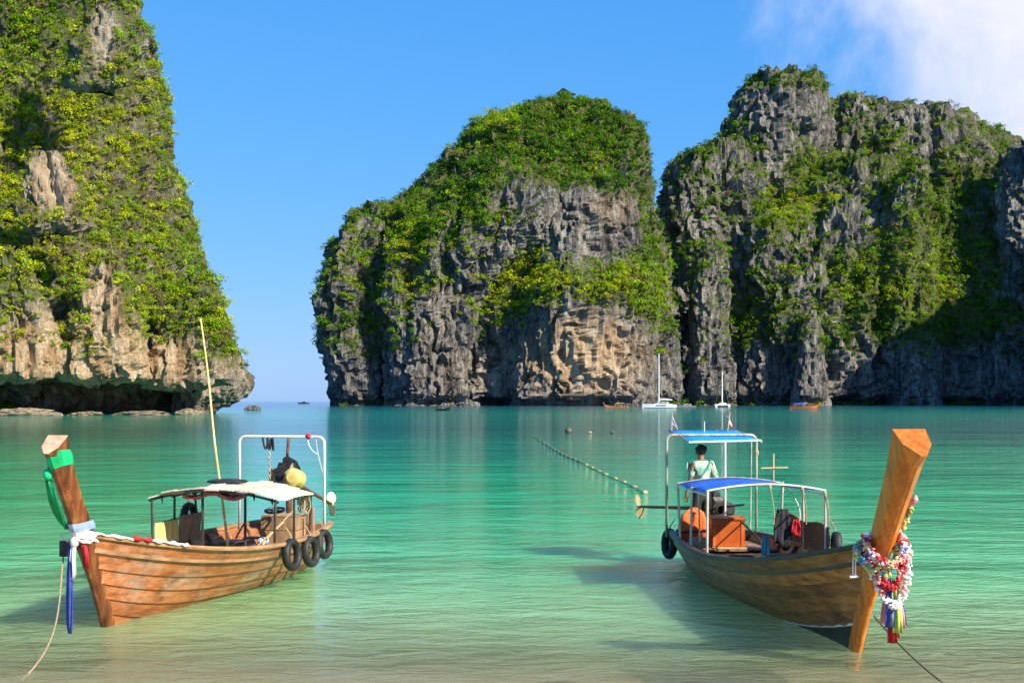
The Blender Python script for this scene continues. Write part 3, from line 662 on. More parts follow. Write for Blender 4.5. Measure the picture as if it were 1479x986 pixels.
def foliage(name, S, thr, crown, n_leaf, leaf, count, palette, bright, label, slack, frame_pad=40, flat=0.75):
    vis = visible(S, 3.0, slack)
    fm = (S['px'] > -frame_pad) & (S['px'] < 1479+min(frame_pad, 160)) & (S['py'] > -frame_pad) & (S['py'] < 592)
    view = -S['c']/np.linalg.norm(S['c'], axis=1)[:, None]
    facing = (S['n']*view).sum(1) > -0.25
    w = S['a']*np.clip((S['veg']-thr)*1.5, 0, 1)*(vis & fm & facing)
    w /= w.sum()
    idx = RNG.choice(len(w), count, p=w, replace=True)
    c0 = S['c'][idx] + RNG.normal(size=(count, 3))*leaf*1.5
    n0 = S['n'][idx]
    px, py = S['px'][idx], S['py'][idx]
    sz = crown[0] + (crown[1]-crown[0])*RNG.random(count)**2.2
    sz *= np.clip(0.55 + 0.6*(S['veg'][idx]-thr), 0.5, 1.15)
    up = np.array([0, 0, 1.0])
    c0 = c0 + n0*(sz*0.18)[:, None] + up*(sz*0.14)[:, None]
    # colour: per crown, drifting over the slope
    drift = fbm(c0, crown[1]*5, 3, 0.5, 1.0, 3.0)
    br = np.clip(0.05 + ell(px, py, bright) + 0.30*drift + RNG.normal(size=count)*0.17, 0, 1)
    dk, md, yl = [np.array(x) for x in palette]
    colr = np.where((br < 0.5)[:, None], dk + (md-dk)*(br*2)[:, None], md + (yl-md)*((br-0.5)*2)[:, None])
    colr = colr*(0.72 + 0.56*RNG.random(count))[:, None]
    dry = RNG.random(count) < 0.07
    colr[dry] = np.array([0.24, 0.19, 0.07])*(0.7+0.6*RNG.random(dry.sum()))[:, None]
    m = n_leaf
    ci = np.repeat(np.arange(count), m); N = count*m
    # sub-lobes in each crown give clumps and gaps
    sub = RNG.normal(size=(count, 6, 3)); sub /= np.linalg.norm(sub, axis=2)[:, :, None]
    sub[:, :, 2] = np.abs(sub[:, :, 2])*0.9 - 0.15
    pick = RNG.integers(0, 6, N)
    sc = sub[ci, pick]*0.60
    dirv = RNG.normal(size=(N, 3)); dirv /= np.linalg.norm(dirv, axis=1)[:, None]
    rad = RNG.random(N)**0.45
    rel = sc + dirv*rad[:, None]*0.46
    rel[:, 2] *= flat
    pos = c0[ci] + rel*sz[ci][:, None]
    nrm = rel + RNG.normal(size=(N, 3))*0.45 + up*0.35
    nrm /= np.linalg.norm(nrm, axis=1)[:, None]
    t1 = np.cross(nrm, RNG.normal(size=(N, 3))); t1 /= np.linalg.norm(t1, axis=1)[:, None]
    t2 = np.cross(nrm, t1)
    ls = leaf*(0.6 + 0.8*RNG.random(N))*np.clip(sz[ci]/crown[1]*1.6, 0.55, 1.2)
    t1 *= ls[:, None]; t2 *= (ls*0.62)[:, None]
    V = np.stack([pos-t1+t2, pos+t1*0.2-t2*1.1, pos+t1+t2*0.5], 1).reshape(-1, 3)
    me = bpy.data.meshes.new(name)
    me.vertices.add(N*3); me.vertices.foreach_set('co', V.astype(np.float32).ravel())
    me.loops.add(N*3); me.loops.foreach_set('vertex_index', np.arange(N*3, dtype=np.int32))
    me.polygons.add(N); me.polygons.foreach_set('loop_start', (np.arange(N)*3).astype(np.int32))
    me.update(calc_edges=True)
    lc = colr[ci]*(0.75 + 0.5*RNG.random(N))[:, None]
    at = me.attributes.new('leafcol', 'FLOAT_COLOR', 'POINT')
    at.data.foreach_set('color', np.concatenate([np.repeat(lc, 3, 0), np.ones((N*3, 1))], 1).astype(np.float32).ravel())
    me.materials.append(M['leaves'])
    o = bpy.data.objects.new(name, me); COL.objects.link(o)
    return tag(o, label, 'vegetation', kind='stuff')

PAL = [(0.052, 0.140, 0.014), (0.195, 0.345, 0.013), (0.43, 0.45, 0.018)]
foliage('cliff_jungle', S_MID, 0.14, (1.3, 6.0), 74, 0.50, 9600, PAL,
        [(800, 190, 170, 75, 0.16), (740, 400, 260, 90, 0.45), (870, 415, 90, 40, 0.28), (710, 165, 35, 25, 0.5), (735, 420, 58, 40, 0.30), (560, 380, 120, 90, 0.30), (860, 240, 25, 20, 0.4)],
        'green jungle covering the domed headland', 30)
foliage('cliff_jungle', S_RIGHT, 0.16, (1.3, 6.0), 70, 0.51, 11800, PAL,
        [(1200, 320, 260, 200, 0.14), (1330, 400, 120, 60, 0.45), (1150, 290, 70, 35, 0.36), (1250, 200, 220, 90, 0.18), (1300, 430, 60, 30, 0.25), (1120, 400, 120, 120, 0.22)],
        'green jungle on the terraces of the tall broken wall', 30, 160)
foliage('cliff_shrubs', S_LEFT, 0.04, (0.45, 2.7), 100, 0.20, 10200, PAL,
        [(120, 350, 320, 320, 0.62), (30, 300, 90, 150, 0.30), (330, 480, 40, 80, 0.22), (150, 100, 200, 150, 0.30), (150, 480, 160, 40, 0.2)],
        'dense shrubs and small trees on the steep left cliff', 10, 300)
def branches(S, count, ln, label):
    vis = visible(S, 3.0, 8.0) & (S['px'] > -20) & (S['py'] > -20) & (S['py'] < 560) & (S['px'] < 1500)
    w_ = S['a']*np.clip(S['veg']-0.05, 0, 0.5)*vis; w_ /= w_.sum(); mb = MB()
    for i_ in RNG.choice(len(w_), count, p=w_):
        c_ = Vector(S['c'][i_]); n_ = Vector(S['n'][i_]); L_ = ln*random.uniform(0.5, 1.4); pts = [c_ - n_*0.3]
        d_ = (n_*0.8 + Vector((random.gauss(0, .5), random.gauss(0, .5), random.uniform(0.2, 1.4)))).normalized()
        for k in range(4): pts.append(pts[-1] + d_*L_/4); d_ = (d_ + Vector((random.gauss(0, .3), random.gauss(0, .3), random.gauss(0.05, .3)))).normalized()
        r_ = ln*0.020; mb.tube(pts, [r_*1.5, r_*1.2, r_, r_*0.7, r_*0.3], 3)
        for k in (2, 3):
            e_ = (d_ + Vector((random.gauss(0, .7), random.gauss(0, .7), random.gauss(0.2, .5)))).normalized()
            mb.tube([pts[k], pts[k] + e_*L_*0.22, pts[k] + e_*L_*0.4 + Vector((0, 0, L_*0.05))], [r_*0.8, r_*0.55, r_*0.25], 3)
    tag(link('bare_branches', mb, 'branch'), label, 'vegetation', kind='stuff')
M['branch'] = surf('pale bare wood', (0.20, 0.15, 0.10), (0.42, 0.34, 0.25), (2, 2, 2), 0.9, 0.0)
branches(S_LEFT, 420, 2.6, 'bare pale branches among the shrubs of the left cliff')
branches(S_MID, 260, 6.0, 'bare pale branches in the jungle of the domed headland')
branches(S_RIGHT, 300, 6.0, 'bare pale branches in the jungle of the tall broken wall')
#END_OF_SETTING
# ------------------------------------------------------------------ longtail boats
class Boat:
    """local frame: x towards the bow, y to the left hand of someone facing the bow, z up from the water"""
    def __init__(s, name, label, bow, deg, L, hb, g0, gb, gs, r, zt, kd=-0.30):
        s.L, s.hb, s.g0, s.gb, s.gs, s.r, s.zt, s.kd = L, hb, g0, gb, gs, r, zt, kd
        a = R(deg); s.dir = Vector((math.sin(a), -math.cos(a), 0)); s.left = Vector((-s.dir.y, s.dir.x, 0))
        s.O = Vector((bow[0], bow[1], 0)) - s.dir*(L/2)
        s.rz = math.atan2(s.dir.y, s.dir.x)
        s.root = empty(name, s.O, s.rz)
        tag(s.root, label, 'boat', 'wooden longtail boats moored off the beach')
    def w(s, p): p = Vector(p); return s.O + s.dir*p.x + s.left*p.y + Vector((0, 0, p.z))
    def loc(s, wp): q = Vector(wp)-s.O; return Vector((q.dot(s.dir), q.dot(s.left), q.z))
    def px(s, px, py, d): return s.loc(P(px, py, d))
    def stem(s, z): return s.L/2 + (s.r*(max(z, 0)/s.zt)**1.12 if z >= 0 else z*0.5)
    def B(s, t):
        c = 0.40
        return s.hb*(1-((t-c)/(1-c))**2.5) if t > c else s.hb*(1-0.36*((c-t)/c)**2.0)
    def G(s, t): return s.g0 + (s.gb-s.g0)*max(0, (t-0.30)/0.70)**2.6 + (s.gs-s.g0)*max(0, (0.35-t)/0.35)**1.6
    def K(s, t): return s.kd*(1-max(0, (t-0.72)/0.28)**2) + 0.10*max(0, (0.2-t)/0.2)
    def pt(s, t, v, side, out=0.0):
        k, g = s.K(t), s.G(t)
        z = k + (g-k)*v
        p = 0.50 + 0.55*max(0, (t-0.35)/0.65)
        y = max(s.B(t), 0.0)*v**p + 0.02
        x = -s.L/2 + t*(s.stem(z) + s.L/2) - 0.02
        return Vector((x, side*(y+out), z))
    def part(s, name, mb, mat, parent=None, smooth=False): return link(name, mb, mat, parent or s.root, smooth=smooth)
    def thing(s, name, label, cat, base, group=None, rz=0.0):
        e = empty(name, s.w(base), s.rz)
        tag(e, label, cat, group); e['_b'] = list(base)
        return e
    def tpart(s, root, name, mb, mat, smooth=False):
        b = root['_b']; return link(name, mb, mat, root, off=b, smooth=smooth)
    def single(s, name, mb, mat, label, cat, base, group=None, smooth=False):
        o = link(name, mb, mat, None, off=base, smooth=smooth); o.location = s.w(base); o.rotation_euler = (0, 0, s.rz)
        return tag(o, label, cat, group)
    # hull of overlapping planks
    def hull(s, n, mats, rail, deck, floor_z, foredeck=0.74, vsplit=None):
        vsplit = vsplit or [k/n for k in range(n+1)]
        ts = [i/26 for i in range(27)]
        for side in (-1, 1):
            for k in range(n):
                v0, v1 = vsplit[k], vsplit[k+1]
                if k == 0: v0 = 0.0
                mb = MB(); rings = []
                for t in ts:
                    o0 = 0.028; o1 = 0.0
                    a = s.pt(t, max(v0-0.012, 0), side, o0); m_ = s.pt(t, 0.5*(v0+v1), side, 0.5*(o0+o1)); b = s.pt(t, v1, side, o1)
                    ai = s.pt(t, max(v0-0.012, 0), side, -0.028); mi_ = s.pt(t, 0.5*(v0+v1), side, -0.028); bi = s.pt(t, v1, side, -0.028)
                    rings.append([a, m_, b, bi, mi_, ai])
                mb.loft(rings)
                s.part('hull_plank', mb, mats[min(k, len(mats)-1)], smooth=False)
            mb = MB(); rings = []
            for t in ts:
                c = s.pt(t, 1.0, side)
                rings.append([c + Vector((0, side*dy, dz)) for dy, dz in ((-0.055, -0.005), (0.045, -0.005), (0.055, 0.022), (0.045, 0.050), (-0.045, 0.055))])
            mb.loft(rings); s.part('gunwale_rail', mb, rail)
            mb = MB(); rings = []
            for t in ts:
                c = s.pt(t, 0.86, side, 0.012)
                rings.append([c + Vector((0, side*dy, dz)) for dy, dz in ((-0.02, -0.03), (0.018, -0.03), (0.018, 0.03), (-0.02, 0.03))])
            mb.loft(rings); s.part('rubbing_strake', mb, rail)
            for t in [0.06+0.085*i for i in range(10)]:             # ribs
                mb = MB(); mb.tube([s.pt(t, v, side, -0.055) for v in (0.35, 0.55, 0.75, 0.98)], 0.028, 6); s.part('rib', mb, deck)
        # transom
        k, g = s.K(0), s.G(0); mb = MB()
        grid = [[Vector((-s.L/2, y*s.pt(0, v, 1).y, s.pt(0, v, 1).z)) for y in (-1, -0.5, 0, 0.5, 1)] for v in (0, 0.25, 0.5, 0.75, 1.0)]
        mb.sheet(grid, 0.05, (-1, 0, 0)); s.part('transom', mb, mats[-1])
        # bottom sheet that closes the hull, floor boards, foredeck boards
        def width(x, z):
            t = min(max((x + s.L/2)/s.L, 0.0), 0.985)
            k, g = s.K(t), s.G(t); v = min(max((z-k)/(g-k), 0.01), 1)
            return abs(s.pt(t, v, 1).y) - 0.03
        s.width = width
        xs = [-s.L/2 + 0.04 + i*(s.L*0.93)/20 for i in range(21)]
        mb = MB(); mb.sheet([[Vector((x, y*width(x, floor_z-0.05), floor_z-0.05)) for y in (-1, 0, 1)] for x in xs], 0.03); s.part('bilge', mb, 'deck_dark')
        nb = 7
        for j in range(nb):
            mb = MB(); y0, y1 = -1+2*j/nb+0.012, -1+2*(j+1)/nb-0.012
            mb.sheet([[Vector((x, y*width(x, floor_z), floor_z)) for y in (y0, y1)] for x in xs], 0.025); s.part('floor_board', mb, deck)
        x = s.L*(foredeck-0.5)
        while x < s.L*0.46:
            z = s.G((x+s.L/2)/s.L)-0.10; w0, w1 = width(x, z), width(x+0.20, z)
            mb = MB(); mb.sheet([[Vector((x, -w0, z)), Vector((x, w0, z))], [Vector((x+0.20, -w1, z+0.03)), Vector((x+0.20, w1, z+0.03))]], 0.03)
            s.part('foredeck_board', mb, deck); x += 0.215
    def prow_ring(s, z, grow=0.0, tilt=0.0, zf=None):
        """outline of the prow beam at height z: broad at the back, a ridge in front"""
        w, f, b = s.prow_dim(z)
        xc = s.stem(z)
        w += grow; f += grow; b += grow
        pts = [(-b, -w), (-b, w), (0.15*f, w*0.86), (f, 0.18*w), (f, -0.18*w), (0.15*f, -w*0.86)]
        return [Vector((xc+p[0], p[1], z + tilt*p[0])) for p in pts]
    def prow(s, mat, cut, dims, slope):
        s._d = dims
        s.prow_dim = lambda z: tuple(np.interp(z, [q[0] for q in dims], [q[i] for q in dims]) for i in (1, 2, 3))
        zs = [-0.25, 0.0, 0.3, 0.6, 0.9, 1.2, 1.5, 1.8, 2.1, 2.3, s.zt]
        rings = [s.prow_ring(z) for z in zs]
        last = [p + Vector((0, 0, -slope*(p.x - s.stem(s.zt)))) for p in rings[-1]]
        rings[-1] = last
        mb = MB(); mb.loft(rings, cap=True); pr = s.part('prow_beam', mb, mat)
        mb = MB(); mb.loft([[p*1.0 + Vector((0, 0, 0.003)) for p in last], [p + Vector((0, 0, 0.012)) for p in last]]); s.part('sawn_end', mb, cut, pr)
        return pr
    def band(s, z0, z1, grow, tilt=0.0, g2=None):
        mb = MB(); g2 = grow if g2 is None else g2
        zm = 0.5*(z0+z1)
        mb.loft([s.prow_ring(z0, grow, tilt), s.prow_ring(zm, grow*1.25, tilt), s.prow_ring(z1, g2, tilt)], cap=False)
        # inner skin
        mb.loft([s.prow_ring(z1, grow*0.4, tilt), s.prow_ring(z0, grow*0.4, tilt)], cap=False)
        return mb

def ribbon(pts, widths, wdir, th=0.008, fold=0.0, nc=5):
    nc = max(nc, 9); fold *= 1.5
    """hanging cloth strip"""
    mb = MB(); wd = Vector(wdir).normalized(); grid = []
    nrm = Vector((wd.y, -wd.x, 0))
    for i, (p, w_) in enumerate(zip(pts, widths)):
        grid.append([Vector(p) + wd*w_*(j/(nc-1)-0.5) + nrm*fold*math.sin(j*1.35+i*0.7) for j in range(nc)])
    return mb.sheet(grid, th, nrm)

def tyre(boat, p, ax, Rm, rm, label, group, lean=0.0):
    M3 = Vector((0, 0, 1)).rotation_difference(Vector(ax)).to_matrix()
    p = Vector(p); base = p - Vector((0, 0, Rm+rm))
    e = boat.thing('tyre_fender', label, 'tyre', base, group)
    mb = MB(); mb.torus(p, Rm, rm, M3, 28, 10, tread=0.10); boat.tpart(e, 'tyre', mb, 'rubber', True)
    mb = MB(); up = p + Vector((0, 0, Rm)); mb.tube([up + Vector((0, 0, -0.05)), up + Vector((0, -0.02*ax[1], 0.10)), up + Vector((0, -0.10*ax[1], 0.22))], 0.010, 6); boat.tpart(e, 'hanging_rope', mb, 'rope')
    return e

def arch_pts(x, y0, y1, zb0, zb1, zt, rad=0.14, n=6):
    """pipe bow from one side of the hull to the other"""
    pts = [Vector((x, y0, zb0)), Vector((x, y0, zt-rad))]
    for i in range(1, n+1):
        a = math.pi/2*i/n; pts.append(Vector((x, y0 + rad*(1-math.cos(a)), zt - rad + rad*math.sin(a))))
    for i in range(n+1):
        a = math.pi/2*i/n; pts.append(Vector((x, y1 - rad*(1-math.sin(a)), zt - rad + rad*math.cos(a))))
    pts.append(Vector((x, y1, zb1)))
    return pts

def engine(boat, label, c, tail, handle, yellow, pipe_up=True, sc=1.0, post_z=0.4):
    """a car engine on a pivot post, with a long propeller shaft behind and a handle in front"""
    c = Vector(c); e = boat.thing('longtail_engine', label, 'engine', (c.x, c.y, post_z))
    ax = (Vector(tail)-c).normalized(); side = Vector((-ax.y, ax.x, 0)).normalized(); upv = side.cross(ax)*-1
    Rm = Matrix((ax, side, upv)).transposed()
    def at(x, y, z): return c + Rm @ Vector((x*sc, y*sc, z*sc))
    mb = MB()
    prof = [(-0.30, 0.13, -0.14, 0.16), (-0.26, 0.17, -0.20, 0.24), (-0.05, 0.18, -0.22, 0.27), (0.12, 0.17, -0.20, 0.24), (0.22, 0.12, -0.15, 0.14), (0.36, 0.08, -0.09, 0.07)]
    mb.loft([[at(x, -w_, lo), at(x, w_, lo), at(x, w_*1.05, 0.5*(lo+hi)), at(x, w_*0.7, hi), at(x, -w_*0.7, hi), at(x, -w_*1.05, 0.5*(lo+hi))] for x, w_, lo, hi in prof])
    boat.tpart(e, 'engine_block', mb, 'engine_black')
    for k in range(4):
        mb = MB(); mb.tube([at(-0.20+0.10*k, 0.13, 0.10), at(-0.20+0.10*k, 0.24, 0.13), at(-0.18+0.10*k, 0.25, 0.02)], 0.028*sc, 8); boat.tpart(e, 'exhaust_branch', mb, 'rust')
    mb = MB(); mb.tube([at(-0.22, 0, 0.28), at(0.14, 0, 0.29)], 0.075*sc, 10); boat.tpart(e, 'rocker_cover', mb, 'engine_black')
    mb = MB(); mb.ball(at(-0.08, 0.20, 0.05), 0.13*sc, 10, 8); boat.tpart(e, 'air_filter', mb, 'engine_black', True)
    mb = MB(); mb.tube([at(-0.40, -0.17, -0.02), at(-0.36, -0.17, -0.02), at(-0.16, -0.17, -0.02), at(-0.10, -0.17, -0.02)], [0.09*sc, 0.155*sc, 0.165*sc, 0.10*sc], 18)
    boat.tpart(e, 'fan_cover', mb, yellow)
    mb = MB(); mb.torus(at(-0.41, 0.04, -0.02), 0.10*sc, 0.022*sc, Rm @ Matrix(((0, 0, 1), (0, 1, 0), (-1, 0, 0))), 18, 6); boat.tpart(e, 'pulley', mb, 'engine_black')
    mb = MB(); mb.tube([at(0, 0, -0.18), Vector((c.x+0.02, c.y, 0.5*(c.z+post_z))), (c.x+0.02, c.y, post_z)], 0.06, 10); boat.tpart(e, 'pivot_post', mb, 'rust')
    t = Vector(tail)
    mb = MB(); mb.tube([at(0.34, 0, 0), c.lerp(t, 0.55), t], [0.045, 0.034, 0.028], 10); boat.tpart(e, 'propeller_shaft', mb, 'rust')
    mb = MB(); mb.ball(t, (0.05, 0.05, 0.05), 8, 6)
    boat.tpart(e, 'propeller_hub', mb, 'brass', True)
    for k in range(2):
        an = math.pi*k + 0.15
        rd = side*math.sin(an) + upv*math.cos(an); tw = ax.cross(rd)
        grid = []
        for i in range(6):
            u = i/5; wv = 0.035 + 0.085*math.sin(math.pi*min(u*0.85+0.12, 1))
            grid.append([t + rd*(0.03+0.22*u) + (tw*0.85+ax*0.5)*wv*(j/3-0.5)*1.6 for j in range(4)])
        mb = MB(); mb.sheet(grid, 0.014, ax); boat.tpart(e, 'propeller_blade', mb, 'brass', False)
    mb = MB(); mb.tube([t - ax*0.25, t - ax*0.12 + Vector((0, 0, -0.16)), t + Vector((0, 0, -0.24))], 0.012, 6); boat.tpart(e, 'skeg', mb, 'rust')
    mb = MB(); mb.tube([at(-0.20, 0, 0.05)] + [Vector(h) for h in handle], 0.020, 8); boat.tpart(e, 'tiller_handle', mb, 'pole_dark')
    if pipe_up:
        p0 = at(-0.05, 0.05, 0.25); mb = MB(); mb.tube([p0, p0 + Vector((0.0, 0.01, 0.25)), p0 + Vector((-0.02, 0.03, 0.50))], [0.022, 0.026, 0.030], 10); boat.tpart(e, 'exhaust_pipe', mb, 'rust')
    return e

# ---------------- left boat
BL = Boat('longtail_boat', 'weathered orange brown longtail boat with a straw coloured canopy', (-5.43, 17.5), -11.5, 7.0, 1.08, 0.70, 1.27, 0.74, 1.30, 2.44)
BL.hull(6, ['hull_orange'], 'rail_wood', 'deck_wood', 0.24, 0.66)
BL.prow('prow_brown', 'prow_cut', [(-0.3, 0.05, 0.03, 0.20), (0.6, 0.07, 0.05, 0.20), (1.2, 0.11, 0.09, 0.22), (1.8, 0.115, 0.11, 0.16), (2.44, 0.135, 0.12, 0.165)], 0.75)
b = BL
def roof_z(u): return 1.42 + 0.20*math.sin(math.pi*(0.04+0.92*u))**0.8
# canopy: posts, hoops, boards of canvas
cpy = empty('canopy', (0, 0, 0)); cpy.parent = b.root
ROOFX = [0.10, -0.30, -0.72, -1.15, -1.58]
nst = 9
for j in range(nst):
    u0, u1 = j/nst+0.004, (j+1)/nst-0.004
    mb = MB(); grid = []
    for i, x in enumerate(ROOFX):
        sagv = 0.03*math.sin(i*2.3+j) - 0.02*(i in (1, 3))
        grid.append([Vector((x + 0.05*math.sin(j*1.9)*(i in (0, 4)), -1.10 + 2.20*u, roof_z(u) + sagv*0.6 + 0.012*(j % 2))) for u in (u0, 0.5*(u0+u1), u1)])
    mb.sheet(grid, 0.022); link('roof_panel', mb, 'thatch', cpy)
for x in (0.06, -0.75, -1.54):
    mb = MB(); mb.tube([Vector((x, -1.10+2.20*i/14, roof_z(i/14)-0.05)) for i in range(15)], 0.018, 6); link('roof_hoop', mb, 'pole_dark', cpy)
    for sd in (-1, 1):
        t_ = (x+b.L/2)/b.L
        mb = MB(); mb.tube([(x, sd*(b.B(t_)-0.03), b.G(t_)-0.05), (x, sd*1.05, roof_z(0.02)-0.02)], 0.020, 8); link('post', mb, 'pole_dark', cpy)
for x, yy in ((-0.10, -0.25), (-0.80, 0.18)):
    mb = MB(); mb.tube([(x, yy, 0.25), (x, yy, 1.55)], 0.022, 8); link('post', mb, 'pole_dark', cpy)
for z in (1.02,):
    mb = MB(); mb.tube([(0.06, -1.06, z), (-0.8, -1.07, z+0.02), (-1.54, -1.04, z)], 0.013, 6); link('side_rail', mb, 'pole_dark', cpy)
random.seed(3)
for k in range(11):                                                # torn edge of the roof
    y = random.uniform(-0.9, 1.0); u = (y+1.1)/2.2
    mb = ribbon([(0.07, y, roof_z(u)-0.02), (0.075, y+0.01, roof_z(u)-0.07), (0.07, y+0.015, roof_z(u)-random.uniform(0.09, 0.17))], [0.05, 0.035, 0.012], (0, 1, 0.1), 0.006)
    link('torn_edge', mb, 'cloth_black', cpy)
mb = MB(); mb.sheet([[Vector((0.0-0.45*i, -0.55+0.14*j, roof_z(0.35)-0.10-0.05*math.sin(j*1.3+i))) for j in range(8)] for i in range(3)], 0.05)
b.single('life_vest_bundle', mb, 'canvas_red', 'faded red cloth bundle tucked under the straw coloured canopy', 'cloth', (-0.4, -0.1, 1.38))
mb = MB(); mb.ball((-1.0, -0.22, roof_z(0.42)+0.045), (0.30, 0.36, 0.045), 16, 6)
b.single('folded_mat', mb, 'cloth_black', 'dark folded mat lying on the straw coloured canopy', 'mat', (-1.0, -0.22, roof_z(0.42)), smooth=True)
# stern pipe frame
mb = MB(); mb.tube(arch_pts(-2.85, -0.80, 0.82, 0.70, 0.66, 2.36, 0.12), 0.026, 10)
sf = b.part('pipe_frame', mb, 'pipe_white', smooth=True)
mb = MB(); mb.ball((-2.85, 0.52, 2.37), 0.055, 10, 8); b.part('red_lamp', mb, 'cloth_red', sf, True)
mb = MB(); mb.tube(bez((-2.85, 0.50, 2.33), (-2.86, 0.52, 2.15), (-2.84, 0.62, 2.08), (-2.84, 0.70, 2.05)), 0.009, 6); b.part('cord', mb, 'rope_white', sf)
mb = MB(); mb.tube(bez((-2.85, 0.66, 2.35), (-2.86, 0.67, 2.15), (-2.84, 0.72, 1.95), (-2.84, 0.80, 1.70)), 0.009, 6); b.part('cord', mb, 'rope_white', sf)
# black strap and chain hung from the frame
e = b.thing('chain_hoist', 'black strap with a hanging chain looped over the white pipe frame', 'chain', (-2.85, -0.22, 1.4))
mb = MB()
for k in range(3): mb.tube(bez((-2.87, -0.36+0.09*k, 2.39), (-2.82, -0.34+0.09*k, 2.2-0.05*k), (-2.88, -0.28+0.07*k, 1.98), (-2.83, -0.25+0.05*k, 2.32)), 0.020, 6)
b.tpart(e, 'strap', mb, 'cloth_black')
for k in range(13):
    mb = MB(); rot = Matrix.Rotation(R(90*(k % 2)), 3, 'Z') @ Matrix.Rotation(R(90), 3, 'X') @ Matrix.Scale(0.55, 3, (1, 0, 0))
    mb.torus((-2.85, -0.22, 2.06-0.052*k), 0.034, 0.009, rot, 10, 5); b.tpart(e, 'chain_link', mb, 'pipe_steel')
engine(b, 'raised black longtail engine with a yellow cover behind the straw coloured canopy', (-3.12, 0.06, 1.56), (-5.65, -0.02, 0.93), [(-2.75, 0.10, 1.55), (-2.15, 0.20, 1.30)], 'engine_yellow', True, 1.12, 0.40)
# bamboo pole
p0 = b.px(318, 700, 22.3); p1 = b.px(290, 460, 22.2); dirp = (p1-p0)
base = p0 - dirp*((p0.z-0.26)/dirp.z)
mb = MB(); mb.tube([base.lerp(p1, i/14) + Vector((0, 0.012*math.sin(i*0.7), 0)) for i in range(15)], [0.026-0.0008*i for i in range(15)], 8)
b.single('bamboo_pole', mb, 'bamboo', 'tall bamboo pole standing in the boat with the straw coloured canopy', 'pole', base)
# things on the far rail
def hung(boat, name, mat, label, cat, x0, x1, y, ztop, drop, folds=0.02, group=None):
    mb = MB(); n = 13; grid = []
    for r_ in range(5):
        q = r_/4
        grid.append([Vector((x0+(x1-x0)*i/(n-1), y + folds*math.sin(i*1.7)*(0.3+q), ztop - drop*q*(1+0.04*math.sin(i*1.1)))) for i in range(n)])
    mb.sheet(grid, 0.012, (0, 1, 0))
    return boat.single(name, mb, mat, label, cat, (0.5*(x0+x1), y, ztop-drop), group)
hung(b, 'hanging_cloth', 'cloth_yellow', 'yellow cloth hung over the far rail of the orange boat', 'cloth', 0.02, -0.78, -1.02, 1.04, 0.36)
mb = MB(); mb.box((-1.22, -1.00, 0.86), (0.80, 0.03, 0.42), Matrix.Rotation(R(-4), 3, 'X')); mb.box((-1.22, -0.975, 1.075), (0.84, 0.04, 0.03))
b.single('side_board', mb, 'panel_tan', 'tan board leaning on the far rail beside the yellow cloth', 'board', (-1.22, -1.0, 0.65))
tyre(b, (-1.35, -1.07, 1.02), (0, 1, 0.05), 0.20, 0.055, 'black tyre hung above the tan board on the orange boat', 'tyres hung on the left boat')
for k, (x, dz, lb) in enumerate(((-0.32, 0.0, 'black tyre hung closest to the straw canopy on the hull'), (-1.22, -0.04, 'black tyre hung between two others on the orange hull'), (-2.10, -0.02, 'black tyre hung at the stern corner of the orange hull'))):
    t_ = (x+b.L/2)/b.L
    tyre(b, (x, b.B(t_)+0.10, b.G(t_)-0.16+dz), (0.10, 1, 0.10), 0.205, 0.055, lb, 'tyres hung on the left boat')
# stern clutter
def crate(boat, c, size, mat, label, name='wooden_crate'):
    c = Vector(c); base = c - Vector((0, 0, size[2]/2)); e = boat.thing(name, label, 'crate', base)
    n = 3
    for sd in (-1, 1):
        for k in range(n):
            z = c.z - size[2]/2 + size[2]*(k+0.5)/n
            mb = MB(); mb.box((c.x, c.y+sd*size[1]/2, z), (size[0], 0.018, size[2]/n-0.012)); boat.tpart(e, 'slat', mb, mat)
            mb = MB(); mb.box((c.x+sd*(size[0]/2-0.012), c.y, z), (0.018, size[1]-0.022, size[2]/n-0.012)); boat.tpart(e, 'slat', mb, mat)
    for k in range(4):
        y = c.y - size[1]/2 + size[1]*(k+0.5)/4
        mb = MB(); mb.box((c.x, y, c.z+size[2]/2+0.010), (size[0], size[1]/4-0.010, 0.018)); boat.tpart(e, 'lid_board', mb, mat)
    return e
crate(b, (-2.42, 0.22, 0.62), (0.55, 0.62, 0.72), 'crate_wood', 'tall slatted wooden box in front of the raised engine')
crate(b, (-1.95, -0.45, 0.40), (0.5, 0.45, 0.30), 'crate_wood', 'low slatted wooden box under the straw coloured canopy', 'low_crate')
for x in (-1.75, 1.0, -2.95):
    t_ = (x+b.L/2)/b.L; wd = b.width(x, 0.52)
    mb = MB(); mb.box((x, 0, 0.52), (0.24, 2*wd, 0.035)); b.part('thwart', mb, 'deck_wood')
e = b.thing('steering_wheel', 'dark ring shaped wheel on a post beside the wooden box', 'wheel', (-1.85, 0.28, 0.54))
mb = MB(); mb.torus((-1.85, 0.28, 1.12), 0.17, 0.018, Matrix.Rotation(R(10), 3, 'Y'), 20, 6); b.tpart(e, 'rim', mb, 'pole_dark')
mb = MB(); mb.tube([(-1.85, 0.28, 0.54), (-1.85, 0.28, 1.12)], 0.02, 8); b.tpart(e, 'column', mb, 'pole_dark')
for a in (0, 60, 120):
    mb = MB(); v_ = Vector((math.cos(R(a)), math.sin(R(a)), 0))*0.165; mb.tube([Vector((-1.85, 0.28, 1.12))-v_, Vector((-1.85, 0.28, 1.12))+v_], 0.010, 6); b.tpart(e, 'spoke', mb, 'pole_dark')
random.seed(9)
e = b.thing('rope_coil', 'tan ropes hung in loops from the corner post of the straw canopy', 'rope', (-1.50, 1.0, 0.9))
